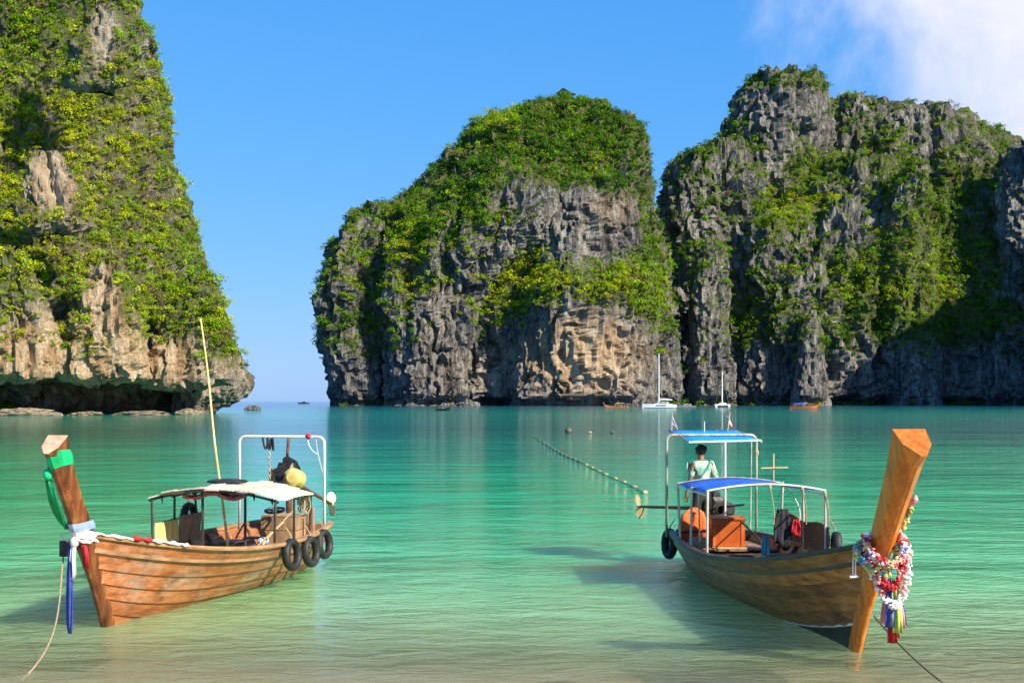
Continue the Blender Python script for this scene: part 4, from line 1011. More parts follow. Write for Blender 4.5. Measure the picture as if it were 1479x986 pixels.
for k in range(6):
    y = 1.02 - 0.035*k; mb = MB(); q = random.uniform(0.32, 0.52)
    mb.tube(bez((-1.48-0.04*k, y, 1.44), (-1.60-0.03*k, y+0.10, 1.44-q), (-1.40-0.05*k, y-0.14, 1.44-q*1.1), (-1.52-0.02*k, y-0.05, 1.42), 14), 0.011, 6); b.tpart(e, 'loop', mb, 'rope')
mb = MB(); mb.tube(bez((-1.55, 0.95, 1.40), (-1.30, 0.70, 1.0), (-0.9, 0.55, 0.80), (-0.60, 0.45, 0.62), 14), 0.011, 6); b.tpart(e, 'hanging_end', mb, 'rope')
for k, (x, y, h) in enumerate(((-2.62, 0.70, 0.62), (-2.40, 0.78, 0.58), (-2.78, 0.55, 0.55), (-3.2, 0.45, 0.5))):
    mb = MB(); mb.tube([(x, y, 0.40), (x-0.02, y-0.02, 0.5+h)], 0.026, 8); b.part('stern_stake', mb, 'rail_wood')
mb = MB(); mb.ball((-1.15, 0.35, 0.66), (0.13, 0.10, 0.07), 10, 6); b.single('plastic_bag', mb, 'cloth_lilac', 'pale blue plastic bag lying inside the orange boat', 'bag', (-1.15, 0.35, 0.60), smooth=False)
mb = MB(); mb.tube(bez((-0.3, 0.40, 0.30), (-0.7, 0.55, 0.55), (-1.0, 0.30, 0.62), (-1.55, 0.55, 0.95), 12), 0.018, 6)
b.single('boat_hook', mb, 'bamboo', 'thin curved stick lying across the inside of the orange boat', 'stick', (-0.3, 0.40, 0.29))
# green sash on the prow
e = b.thing('green_sash', 'bright green sash knotted round the top of the brown prow', 'sash', (b.stem(2.2), 0, 1.5))
g = MB()
def slant(z0, k, grow):
    out = []
    for i_, p in enumerate(b.prow_ring(z0)):
        out.append(b.prow_ring(min(z0 + k*(p.y+0.18), 2.40), grow)[i_])
    return out
g.loft([slant(2.06, 0.50, 0.010), slant(2.11, 0.75, 0.020), slant(2.14, 1.0, 0.012)], cap=False)
g.loft([slant(2.14, 1.0, 0.004), slant(2.06, 0.50, 0.004)], cap=False)
b.tpart(e, 'wrap', g, 'cloth_green')
kn = Vector((b.stem(2.10)+0.09, -0.105, 2.09)); mb = MB(); mb.ball(kn, (0.06, 0.06, 0.075), 10, 8); b.tpart(e, 'knot', mb, 'cloth_green', True)
zb = [2.06, 1.92, 1.76, 1.60, 1.45, 1.36]
mb = ribbon([(b.stem(z)+0.10-0.06*(i/5)**2, -0.115-0.035*math.sin(i*0.62), z) for i, z in enumerate(zb)], [0.05, 0.10, 0.14, 0.16, 0.12, 0.04], (0.45, 0.9, 0), 0.008, 0.016, 9); b.tpart(e, 'tail', mb, 'cloth_green', True)
# red white and blue sashes round the foot of the prow
e = b.thing('tricolour_sash', 'red, white and blue sashes tied round the foot of the brown prow', 'sash', (b.stem(1.2), 0, 0.0))
b.tpart(e, 'white_wrap', b.band(1.22, 1.36, 0.020, 0.25), 'cloth_white')
b.tpart(e, 'blue_wrap', b.band(1.34, 1.45, 0.018, -0.10), 'cloth_lilac')
def scarf(pts, w0, mat, nm):
    q = []                                                          # a twisted roll of cloth lying on the rail
    for a_, c_ in zip(pts[:-1], pts[1:]): q += [Vector(a_).lerp(Vector(c_), k/5) for k in range(5)]
    q.append(Vector(pts[-1])); n_ = len(q)
    q = [p + Vector((0, 0.010*math.sin(i*1.3), 0.008*math.sin(i*1.9)-0.012)) for i, p in enumerate(q)]
    mb = MB(); mb.tube(q, [w0*0.5*(0.75 + 0.30*math.sin(i*1.1+w0*90))*(0.5 if i in (0, n_-1) else 1) for i in range(n_)], 7); b.tpart(e, nm, mb, mat, True)
def gw(t, dz, out=0.07):
    q = b.pt(t, 1.0, 1, out); return q + Vector((0, 0, dz))
scarf([(b.stem(1.25)+0.13, 0.02, 1.24), (b.stem(1.25)+0.02, 0.15, 1.20), gw(0.985, 0.06), gw(0.95, 0.06), gw(0.92, 0.06)], 0.045, 'cloth_white', 'white_scarf')
scarf([gw(0.925, 0.07), gw(0.90, 0.075), gw(0.885, 0.075)], 0.075, 'cloth_red', 'red_scarf')
scarf([gw(0.89, 0.07), gw(0.86, 0.07), gw(0.83, 0.06), gw(0.81, 0.05)], 0.06, 'cloth_white', 'white_scarf_end')
kx, kz = b.stem(1.2)+0.12, 1.20
mb = MB(); mb.ball((kx, -0.02, kz), (0.06, 0.06, 0.07), 10, 8); b.tpart(e, 'knot', mb, 'cloth_white', True)
mb = ribbon([(kx, -0.03, 1.17), (kx+0.02, -0.035, 0.98), (kx+0.01, -0.03, 0.80), (kx+0.015, -0.03, 0.72)], [0.06, 0.09, 0.10, 0.04], (0.4, 0.9, 0), 0.008, 0.010); b.tpart(e, 'white_tail', mb, 'cloth_white', True)
mb = ribbon([(kx-0.01, -0.07, 1.17), (kx, -0.085, 0.8), (kx+0.01, -0.08, 0.45), (kx, -0.08, 0.14), (kx, -0.08, 0.03)], [0.05, 0.09, 0.10, 0.10, 0.05], (0.4, 0.9, 0), 0.008, 0.012); b.tpart(e, 'blue_tail', mb, 'cloth_blue', True)
mb = ribbon([(kx-0.03, 0.10, 1.16), (kx-0.03, 0.12, 1.0), (kx-0.05, 0.12, 0.86)], [0.08, 0.11, 0.10], (0.5, 0.85, 0), 0.008, 0.010); b.tpart(e, 'red_tail', mb, 'cloth_red', True)
mb = ribbon([(kx-0.06, -0.14, 1.20), (kx-0.03, -0.17, 1.24), (kx-0.05, -0.24, 1.27)], [0.04, 0.035, 0.02], (0.2, 0.3, 1), 0.008, 0.004); b.tpart(e, 'white_stub', mb, 'cloth_white', True)
mb = MB(); mb.box((b.stem(1.15)+0.02, -0.20, 1.10), (0.10, 0.16, 0.20)); b.part('bow_cleat', mb, 'pole_dark')
a = b.w((b.stem(1.1)+0.05, -0.24, 1.05)); z_ = W(30, 975)
rp = bez(a, a + Vector((-0.02, -0.2, -0.6)), Vector((z_.x+0.25, z_.y+0.7, 0.25)), Vector((z_.x, z_.y, -0.06)), 18)
mb = MB(); mb.tube(rp, 0.012, 6); tag(link('mooring_rope', mb, 'rope', off=a, loc=a), 'tan mooring rope falling from the bow of the orange boat', 'rope')

# ---------------- right boat
BR = Boat('longtail_boat', 'varnished olive brown longtail boat with blue tarpaulins and a tall orange prow', (4.14, 15.75), 3.4, 8.8, 0.97, 0.63, 1.40, 0.56, 1.90, 2.56, -0.32)
b = BR
b.hull(6, ['bottom_dark', 'hull_olive'], 'rail_dark', 'deck_dark', 0.20, 0.70, [0, 0.26, 0.42, 0.57, 0.72, 0.86, 1.0])
b.prow('prow_orange', 'prow_orange', [(-0.3, 0.05, 0.03, 0.20), (0.6, 0.07, 0.06, 0.20), (1.3, 0.115, 0.12, 0.22), (2.0, 0.145, 0.17, 0.21), (2.56, 0.18, 0.22, 0.21)], 0.62)
for side in (-1, 1):                                                # thin white line over the dark bottom
    mb = MB(); rings = []
    for i in range(21):
        t = 0.45 + 0.54*i/20; c = b.pt(t, 0.27, side, 0.018)
        rings.append([c + Vector((0, side*dy, dz)) for dy, dz in ((-0.012, -0.014), (0.006, -0.014), (0.006, 0.014), (-0.012, 0.014))])
    mb.loft(rings); b.part('white_line', mb, 'white_line')
# front canopy
cp = empty('canopy', (0, 0, 0)); cp.parent = b.root
def rz2(u): return 1.62 + 0.10*math.sin(math.pi*u)**0.9
CXS = [0.05, -0.55, -1.15, -1.75, -2.35]
mb = MB(); mb.sheet([[Vector((x, -0.90+1.66*u/12, rz2(u/13) - 0.02*math.sin(i*math.pi/2)**2 - 0.025*i/4)) for u in range(13)] for i, x in enumerate(CXS)], 0.010)
link('tarpaulin', mb, 'tarp_blue', cp, smooth=True)
for x in (0.07, -1.15, -2.37):
    mb = MB(); mb.tube([Vector((x, -0.92+1.84*i/16, rz2(i/16)+(0.012 if x > 0 else -0.03))) for i in range(17)], 0.016, 8); link('roof_hoop', mb, 'pipe_white' if x > 0 else 'pipe_steel', cp)
    for sd in (-1, 1):
        t_ = (x+b.L/2)/b.L
        mb = MB(); mb.tube([(x, sd*(b.B(t_)-0.04), b.G(t_)-0.02), (x, sd*0.91, rz2(0))], 0.020, 8); link('post', mb, 'pipe_steel', cp)
for sd in (-1, 1):
    mb = MB(); mb.tube([(0.07, sd*0.915, 1.565), (-2.37, sd*0.915, 1.545)], 0.014, 6); link('side_pipe', mb, 'pipe_white', cp)
mb = MB(); mb.tube([(-0.6, -0.91, 1.55), (-1.05, -0.80, 0.75)], 0.016, 6); link('brace', mb, 'pipe_steel', cp)
for (x, y) in ((0.09, 0.90), (0.09, 0.55), (0.09, 0.05)):
    mb = MB(); mb.ball((x, y, rz2((y+0.92)/1.84)-0.03), (0.02, 0.028, 0.035), 8, 6); mb.tube(bez((x, y, rz2((y+0.92)/1.84)-0.04), (x+0.02, y+0.05, 1.45), (x, y+0.07, 1.30), (x, y+0.06, 1.12), 8), 0.009, 6); link('lashing', mb, 'rope', cp)
# stern frame with the light blue awning
st = empty('stern_frame', (0, 0, 0)); st.parent = b.root
xf = -3.95
mb = MB(); mb.tube(arch_pts(xf, -0.82, 0.84, 0.52, 0.52, 2.38, 0.12), 0.026, 10); link('pipe_bow', mb, 'pipe_steel', st, smooth=True)
mb = MB(); mb.tube([(xf-0.75, -0.66, 2.43), (xf-0.75, 0.62, 2.43)], 0.02, 8); link('rear_pipe', mb, 'pipe_white', st)
mb = MB(); mb.tube([(xf+0.45, -0.50, 2.26), (xf+0.45, 0.82, 2.29)], 0.02, 8); link('front_pipe', mb, 'pipe_white', st)
for sd, ye in ((-1, -0.50), (1, 0.82)):
    mb = MB(); mb.tube([(xf-0.75, sd*0.64, 2.43), (xf, 0.5*(sd*0.64+ye), 2.36), (xf+0.45, ye, 2.27)], 0.02, 8); link('side_pipe', mb, 'pipe_steel', st)
mb = MB(); mb.tube([(xf+0.45, 0.16, 2.28), (xf+0.45, 0.16, 0.50)], 0.018, 8); link('middle_post', mb, 'pipe_white', st)
mb = MB(); mb.tube([(xf+0.03, 0.74, 2.3), (xf+0.03, 0.72, 0.55)], 0.014, 8); link('thin_post', mb, 'pipe_steel', st)
mb = MB(); mb.tube([(xf, 0.84, 2.02), (xf, 0.84, 2.10)], 0.042, 8); link('pipe_clamp', mb, 'rope', st)
mb = MB(); mb.sheet([[Vector((xf-0.76+1.22*i/5, (-0.66+0.16*i/5) + (1.28+0.04*i/5)*j/8, 2.455-0.165*i/5+0.008*math.sin(j*1.9+i))) for j in range(9)] for i in range(6)], 0.010)
link('awning', mb, 'tarp_cyan', st, smooth=True)
mb = MB(); mb.tube([(xf-0.5, -0.02, 2.42), (xf-0.5, -0.02, 2.62)], 0.009, 6); link('aerial', mb, 'pipe_white', st)
def flag(x, y, z, ph, label):
    e = b.thing('flag', label, 'flag', (x, y, z), 'small flags on the stern awning')
    mb = MB(); mb.tube([(x, y, z), (x, y+0.02*ph, z+0.36)], 0.009, 6); b.tpart(e, 'flag_pole', mb, 'bamboo')
    mb = MB(); n = 7; bands = [0, 1, 2, 2, 1, 0]; mats_ = ['cloth_red', 'cloth_white', 'cloth_blue']
    def q(i, j):
        u, v = i/6, j/6                                              # u away from the pole, v down
        return Vector((x + 0.02*math.sin(6*u+4*v+ph), y + 0.01 + u*0.16*(0.55+0.45*v) + 0.008*math.sin(7*v+ph), z + 0.34 - 0.20*v - u*(0.26-0.10*v)))
    for j in range(6):
        for i in range(6):
            a_, b_, c_, d_ = q(i, j), q(i+1, j), q(i+1, j+1), q(i, j+1); o = Vector((0.004, 0, 0))
            mb.add([a_, b_, c_, d_], [(0, 1, 2, 3)], bands[j]); mb.add([a_-o, b_-o, c_-o, d_-o], [(3, 2, 1, 0)], bands[j])
    link('flag_cloth', mb, mats_, e, off=(x, y, z))
flag(xf-0.60, -0.62, 2.42, 0.6, 'small striped flag on the stern awning, on the tyre side')
flag(xf-0.60, 0.44, 2.43, 2.4, 'small striped flag on the stern awning, away from the tyre')
# cross shaped wooden pole
mb = MB(); e = b.thing('wooden_cross_pole', 'thin wooden pole with a cross arm behind the cobalt tarpaulin', 'pole', (-1.3, 0.42, 1.70))
p0 = b.px(1117, 712, 21.4); p1 = b.px(1117, 655, 21.4)
mb.tube([Vector((p0.x, p0.y, 1.70)), p1], 0.016, 8); b.tpart(e, 'upright', mb, 'bamboo')
q0, q1 = b.px(1099, 676, 21.38), b.px(1138, 675, 21.38); mb = MB(); mb.tube([q0, q1], 0.015, 8); b.tpart(e, 'cross_arm', mb, 'bamboo')
# rear deck
for k in range(9):
    x = -4.25+0.235*k; wd = b.width(x, 0.46)
    mb = MB(); mb.box((x, 0, 0.46), (0.222, 2*wd, 0.03)); b.part('rear_deck_board', mb, 'deck_wood')
for x in (-1.2, 0.2, 1.5):
    t_ = (x+b.L/2)/b.L; wd = b.width(x, 0.50); mb = MB(); mb.box((x, 0, 0.50), (0.24, 2*wd, 0.035)); b.part('thwart', mb, 'deck_dark')
# orange box
c = Vector((-2.75, 0.02, 0.73)); e = b.thing('orange_box', 'orange painted wooden box on the rear deck', 'box', (c.x, c.y, 0.475))
Rb = Matrix.Rotation(R(-6), 3, 'Z')
mb = MB(); mb.box(c, (0.52, 0.56, 0.46), Rb); b.tpart(e, 'box_body', mb, 'box_orange')
mb = MB(); mb.box(c + Vector((0, 0, 0.245)), (0.56, 0.60, 0.03), Rb); b.tpart(e, 'lid', mb, 'box_orange')
for sy in (-1, 1):
    mb = MB(); mb.box(c + Rb @ Vector((0.262, sy*0.24, 0)), (0.016, 0.05, 0.45), Rb); b.tpart(e, 'corner_batten', mb, 'box_orange')
mb = MB(); mb.box(c + Vector((0.16, 0, -0.255)) + Vector((0.13, 0, 0)), (0.14, 0.62, 0.035), Rb); b.tpart(e, 'base_plank', mb, 'bamboo')
# mat on the far side, tyre, clothes
mb = MB(); n = 24
mb.sheet([[Vector((0.15-2.35*i/n, 0.945-0.02*(i % 2), 0.66 + 0.42*j/3 + (0.03*math.sin(i*0.35) if j == 3 else 0))) for i in range(n+1)] for j in range(4)], 0.018, (0, 1, 0))
b.single('side_mat', mb, 'mat_brown', 'woven brown mat along the far side of the olive boat', 'mat', (-1.0, 0.94, 0.66))
tyre(b, (0.18, 1.05, 0.80), (0.15, 1, 0), 0.17, 0.05, 'black tyre hung at the end of the woven brown mat', 'tyres hung on the right boat')
tyre(b, (-4.12, -0.74, 0.38), (0.16, -1, 0.05), 0.225, 0.060, 'black tyre hung at the stern corner of the olive hull', 'tyres hung on the right boat')
def garment(boat, name, mat, label, cat, c, w_, h, fold=0.035, group=None):
    c = Vector(c); mb = MB(); grid = []
    for r_ in range(7):
        q = r_/6; ww = w_*(0.55+0.45*min(1, q*2.2))
        grid.append([c + Vector((fold*math.sin(i*1.9+r_*0.35)*(0.4+q), (i/8-0.5)*ww, -h*q*(1-0.10*math.sin(i*0.9)))) for i in range(9)])
    mb.sheet(grid, 0.03, (-1, 0, 0)); return boat.single(name, mb, mat, label, cat, c-Vector((0, 0, h)), group, True)
garment(b, 'hanging_shirt', 'cloth_black', 'black clothes hung on a line under the cobalt tarpaulin', 'clothes', (-0.55, 0.42, 1.30), 0.30, 0.60)
garment(b, 'hanging_scarf', 'cloth_red', 'red patterned cloth hung beside the black clothes', 'clothes', (-0.50, 0.62, 1.14), 0.16, 0.26)
mb = MB(); mb.tube(bez((-0.52, 0.40, 1.66), (-0.52, 0.36, 1.55), (-0.53, 0.33, 1.40), (-0.53, 0.36, 1.28), 8) , 0.009, 6); mb.tube(bez((-0.52, 0.43, 1.66), (-0.52, 0.55, 1.52), (-0.52, 0.72, 1.42), (-0.52, 0.68, 1.12), 8), 0.010, 6)
b.single('clothes_line', mb, 'rope_white', 'white cord holding the black clothes under the cobalt tarpaulin', 'cord', (-0.52, 0.45, 1.12))
garment(b, 'towel', 'cloth_teal', 'turquoise towel draped beside the black clothes', 'towel', (-0.75, 0.20, 0.86), 0.14, 0.34, 0.02)
# life vests
def vest(c, rz, label):
    c = Vector(c); e = b.thing('life_vest', label, 'life vest', c - Vector((0, 0, 0.27)), 'orange life vests on the rear deck')
    Rv = Matrix.Rotation(rz, 3, 'Z') @ Matrix.Rotation(R(12), 3, 'Y')
    for sy in (-1, 1):
        mb = MB(); prof = [(-0.26, 0.09, 0.045), (-0.22, 0.115, 0.06), (0.05, 0.11, 0.062), (0.18, 0.075, 0.05), (0.27, 0.05, 0.035)]
        mb.loft([[c + Rv @ Vector((xx*tk, sy*0.12 + yy*w_, z)) for xx, yy in ((-1, -0.8), (-1, 0.8), (0, 1), (1, 0.8), (1, -0.8), (0, -1))] for z, w_, tk in prof]); b.tpart(e, 'panel', mb, 'cloth_orange', True)
    mb = MB(); mb.box(c + Rv @ Vector((0, 0, -0.05)), (0.135, 0.47, 0.035), Rv); b.tpart(e, 'belt', mb, 'cloth_black')
    mb = MB(); mb.tube([c + Rv @ Vector((0, 0.13*math.cos(a), 0.22+0.10*math.sin(a))) for a in [math.pi*i/8 for i in range(9)]], 0.035, 8); b.tpart(e, 'collar', mb, 'cloth_orange', True)
vest((-3.30, -0.52, 0.745), R(20), 'orange life vest leaning at the near side of the rear deck')
vest((-3.62, -0.36, 0.745), R(-25), 'orange life vest behind another one by the boatman')
mb = MB(); mb.ball((-3.95, -0.60, 0.56), (0.16, 0.12, 0.09), 10, 6); b.single('plastic_sack', mb, 'cloth_teal', 'turquoise plastic sack at the stern of the olive boat', 'bag', (-3.95, -0.60, 0.475))
mb = MB(); mb.tube([(-1.75, 0.45, 0.50), (-1.9, 0.35, 0.72), (-2.05, 0.10, 0.98)], 0.018, 6); b.single('iron_bar', mb, 'pole_dark', 'bent dark iron bar leaning behind the orange box', 'bar', (-1.75, 0.45, 0.50))
mb = MB(); mb.torus((-2.0, -0.62, 0.60), 0.16, 0.045, None, 20, 8); mb.torus((-2.0, -0.62, 0.66), 0.13, 0.040, None, 20, 8); b.single('rope_coil', mb, 'rope', 'tan coil of rope lying in front of the orange box', 'rope', (-2.0, -0.62, 0.50), smooth=True)
engine(b, 'black longtail engine at the stern of the olive boat', (-4.10, 0.05, 1.02), (-7.0, -0.85, 0.83), [(-3.6, 0.22, 1.10), (-3.1, 0.42, 1.17)], 'engine_black', False, 0.9, 0.44)
# mooring rope
a = b.w((b.stem(0.62)+0.05, 0.05, 0.50)); z_ = W(1380, 990)
mb = MB(); mb.tube([a.lerp(Vector((z_.x, z_.y, -0.06)), i/14) - Vector((0, 0, 0.12*4*(i/14)*(1-i/14)*0.5)) for i in range(15)], 0.012, 6)
tag(link('mooring_rope', mb, 'rope_dark', off=a, loc=a), 'dark mooring rope running from the stem of the olive boat', 'rope')

# garlands on the orange prow
random.seed(21)
def bead_loop(pts, r, mats_, root, name, jit=0.02):
    mb = MB(); n = len(pts)
    for i, p in enumerate(pts):
        mi = (i//5) % len(mats_) if random.random() < 0.85 else random.randrange(len(mats_))
        for k in range(4):
            o = Vector((random.uniform(-1, 1), random.uniform(-1, 1), random.uniform(-1, 1)))*jit
            rr = r*random.uniform(0.8, 1.6); mb.ball(Vector(p)+o, (rr, rr*random.uniform(0.6, 1), rr*0.45), 6, 4, mi, Matrix.Rotation(random.uniform(0, 6.3), 3, (random.random(), random.random(), random.random())))
    o = link(name, mb, mats_, root, off=root['_b'], smooth=True); o['kind'] = 'stuff'
def loop_pts(zc, rx, ry, tilt, droop, n=46, xo=0.0, yo=0.0):
    xs = b.stem(zc); out = []
    for i in range(n):
        a = 2*math.pi*i/n
        out.append(Vector((xs + xo + rx*math.cos(a), yo + ry*math.sin(a), zc - tilt*math.cos(a) - droop*max(0, math.cos(a))**2 + 0.05*math.sin(a))))
    return out
def garland(label, z, rx, ry, tilt, droop, r, mats_, xo=0.0, yo=0.0):
    e = b.thing('flower_garland', label, 'garland', (b.stem(z), 0, z-0.4), 'garlands on the orange prow')
    bead_loop(loop_pts(z, rx*0.88, ry*0.84, tilt, droop, 130, xo, yo), r, mats_, e, 'flower_string', 0.036)
garland('multicoloured flower garland, the highest on the orange prow', 1.40, 0.28, 0.24, 0.10, 0.10, 0.021, ['cloth_pink', 'cloth_yellow', 'cloth_pink', 'cloth_lilac', 'cloth_white', 'cloth_red'])
garland('red flower garland round the orange prow', 1.32, 0.30, 0.25, 0.16, 0.22, 0.022, ['cloth_red', 'cloth_red', 'cloth_pink'])
garland('white flower garland hanging lowest round the orange prow', 1.28, 0.30, 0.27, 0.20, 0.34, 0.021, ['cloth_white', 'cloth_white', 'cloth_pink'], 0.02, 0.04)
garland('yellow and blue flower garland slung to one side of the orange prow', 1.33, 0.25, 0.27, 0.08, 0.16, 0.021, ['cloth_yellow', 'cloth_teal', 'cloth_pink', 'cloth_lime'], -0.02, -0.07)
e = b.thing('flower_tuft', 'yellow and pink flower tuft tied on the back of the orange prow', 'flowers', (b.stem(1.7)-0.25, 0.16, 1.6))
bead_loop([Vector((b.stem(1.6+0.02*i)-0.18+0.01*i, 0.20+0.02*math.sin(i), 1.58+0.026*i)) for i in range(14)], 0.028, ['cloth_yellow', 'cloth_lime', 'cloth_pink'], e, 'flower_string', 0.03)
e = b.thing('prow_ribbons', 'bunch of coloured ribbons hanging under the garlands', 'ribbons', (b.stem(1.0)+0.3, 0, 0.3))
for k, (m_, y, zl, xo) in enumerate((('cloth_pink', -0.06, 0.52, 0.30), ('cloth_blue', -0.02, 0.48, 0.33), ('cloth_lime', 0.06, 0.42, 0.33), ('cloth_pink', 0.10, 0.46, 0.30), ('cloth_red', 0.02, 0.30, 0.29), ('cloth_orange', 0.05, 0.36, 0.27), ('cloth_blue', 0.12, 0.50, 0.27))):
    x0 = b.stem(1.15)+xo; z0 = 1.02
    pts = [(x0-0.02, 0.02+0.35*y, z0), (x0, 0.02+0.7*y, z0-(z0-zl)*0.33), (x0+0.01, 0.02+y, z0-(z0-zl)*0.7), (x0, 0.02+y*1.15, zl)]
    b.tpart(e, 'ribbon', ribbon(pts, [0.035, 0.075, 0.105, 0.11], (0.25, 0.95, 0), 0.006, 0.012), m_, True)
mb = MB(); pts = [(b.stem(1.2)-0.12, -0.27, 1.30), (b.stem(1.2)-0.10, -0.29, 1.15), (b.stem(1.2)-0.10, -0.29, 1.02)]
mb.tube(pts, 0.008, 6); mb.tube([Vector(p)+Vector((0.03, 0.02, 0)) for p in pts], 0.008, 6); mb.box((b.stem(1.2)-0.09, -0.28, 1.00), (0.05, 0.10, 0.02))
b.single('white_tassel', mb, 'cloth_white', 'small white tassel hanging at the side of the garlands', 'tassel', (b.stem(1.2)-0.10, -0.29, 1.0))

# ---------------- boatman
def skin(name, verts, edges, radii, mat, parent, root=0, sub=2):
    me = bpy.data.meshes.new(name); me.from_pydata([tuple(v) for v in verts], edges, [])
    me.materials.append(M[mat])
    o = bpy.data.objects.new(name, me); COL.objects.link(o); o.parent = parent
    md = o.modifiers.new('skin', 'SKIN'); md.use_smooth_shade = True
    if not me.skin_vertices: bpy.context.view_layer.objects.active = o
    sv = me.skin_vertices[0].data
    for i, r_ in enumerate(radii): sv[i].radius = r_ if isinstance(r_, tuple) else (r_, r_); sv[i].use_root = (i == root)
    ss = o.modifiers.new('sub', 'SUBSURF'); ss.levels = sub; ss.render_levels = sub
    return o
man = b.thing('person', 'person in a pale green shirt and dark shorts standing at the stern, facing away', 'person', (-3.72, -0.22, 0.476))
# figure frame: x towards the bow; he faces aft and to the far side, so his back is turned to the beach
man.rotation_euler = (0, 0, b.rz + R(195))
V = [(0, 0, 0.92), (0, 0, 1.05), (0.01, 0, 1.20), (0.0, 0, 1.36), (0.01, 0, 1.44), (0.03, 0, 1.50), (0.045, 0, 1.58), (0.05, 0, 1.66)]
Rd = [(0.15, 0.115), (0.14, 0.10), (0.15, 0.105), (0.15, 0.10), 0.065, 0.052, (0.078, 0.092), (0.062, 0.075)]
E = [(0, 1), (1, 2), (2, 3), (3, 4), (4, 5), (5, 6), (6, 7)]
def chain(start, pts, rs):
    k = start
    for p, r_ in zip(pts, rs):
        V.append(p); Rd.append(r_); E.append((k, len(V)-1)); k = len(V)-1
    return k
for s_ in (1, -1):
    chain(0, [(0.0, s_*0.095, 0.86), (0.03, s_*0.10, 0.66), (0.05 if s_ > 0 else 0.02, s_*0.105, 0.47), (0.02, s_*0.11, 0.28), (-0.02, s_*0.115, 0.09), (0.03, s_*0.12, 0.035), (0.13, s_*0.13, 0.03)],
          [0.095, 0.082, 0.058, 0.056, 0.040, 0.042, 0.032])
def arm(s_, el, wr, pk, tipdir):
    k = chain(3, [(0.0, s_*0.17, 1.385), el, wr, pk], [0.058, 0.040, 0.028, (0.030, 0.018)])
    pkv, d_ = Vector(pk), Vector(tipdir).normalized(); sd = d_.cross(Vector((0, 0, 1))).normalized()
    for f in range(4):
        a_ = pkv + d_*0.05 + sd*(0.022*(f-1.5)); ln = (0.030, 0.036, 0.033, 0.026)[f]
        chain(k, [a_, a_ + d_*ln - Vector((0, 0, 0.012)), a_ + d_*ln*1.5 - Vector((0, 0, 0.038))], [0.0085, 0.008, 0.007])
    a_ = pkv + sd*0.035 - d_*0.01
    chain(k, [a_, a_ + d_*0.035 + sd*0.010], [0.009, 0.008])
arm(-1, (-0.02, -0.27, 1.13), (0.20, -0.30, 1.08), (0.27, -0.29, 1.09), (1, 0.1, -0.2))
arm(1, (-0.03, 0.24, 1.12), (0.06, 0.27, 0.90), (0.08, 0.27, 0.82), (0.2, 0, -1))
body = skin('body', V, E, Rd, 'skin', man)
for s_ in (1, -1):
    mb = MB(); mb.ball((0.05, s_*0.088, 1.585), (0.018, 0.010, 0.030), 8, 6); link('ear', mb, 'skin', man, smooth=True)
mb = MB(); mb.ball((0.142, 0, 1.575), (0.020, 0.014, 0.020), 8, 6); link('nose', mb, 'skin', man, smooth=True)
for s_ in (1, -1):
    mb = MB(); mb.ball((0.122, s_*0.034, 1.605), (0.012, 0.014, 0.009), 8, 6); link('eye', mb, 'hair', man, smooth=True)
mb = MB(); mb.ball((0.128, 0, 1.535), (0.010, 0.026, 0.007), 8, 6); link('mouth', mb, 'canvas_red', man, smooth=True)
mb = MB(); random.seed(4)
mb.ball((0.022, 0, 1.635), (0.106, 0.100, 0.095), 14, 10)
for k in range(90):
    a_, t_ = random.uniform(0, 2*math.pi), random.uniform(0, 1.25)
    dv = Vector((math.sin(t_)*math.cos(a_), math.sin(t_)*math.sin(a_), math.cos(t_)))
    q = Vector((0.018, 0, 1.625)) + Vector((dv.x*0.105, dv.y*0.100, dv.z*0.098))
    mb.ball(q, (0.024, 0.024, 0.018), 5, 4)
link('hair', mb, 'hair', man, smooth=True)
# clothes
V2 = [(0, 0, 0.90), (0, 0, 1.05), (0.005, 0, 1.20), (0, 0, 1.37), (0.005, 0, 1.445)]; R2 = [(0.185, 0.15), (0.172, 0.135), (0.18, 0.135), (0.172, 0.125), (0.075, 0.075)]
E2 = [(0, 1), (1, 2), (2, 3), (3, 4)]
V2 += [(0.0, -0.18, 1.385), (-0.02, -0.265, 1.15), (0.06, -0.285, 1.12)]; R2 += [0.082, 0.068, 0.060]; E2 += [(3, 5), (5, 6), (6, 7)]
V2 += [(0.0, 0.18, 1.385), (-0.03, 0.245, 1.14)]; R2 += [0.082, 0.070]; E2 += [(3, 8), (8, 9)]
skin('shirt', V2, E2, R2, 'shirt', man)
V3 = [(0, 0, 0.94), (0, 0, 0.86)]; R3 = [(0.16, 0.125), (0.165, 0.13)]; E3 = [(0, 1)]
for s_ in (1, -1):
    V3 += [(0.01, s_*0.098, 0.78), (0.03, s_*0.10, 0.62), (0.04, s_*0.104, 0.50)]; R3 += [0.115, 0.105, 0.098]; k = len(V3)-3; E3 += [(1, k), (k, k+1), (k+1, k+2)]
skin('shorts', V3, E3, R3, 'shorts', man)
mb = MB(); mb.tube([(-0.115, 0.16, 1.06), (-0.150, 0.06, 1.20), (-0.145, -0.05, 1.32), (-0.085, -0.13, 1.425), (0.03, -0.135, 1.44), (0.13, -0.08, 1.36)], 0.020, 8); link('shoulder_strap', mb, 'strap', man, smooth=True)

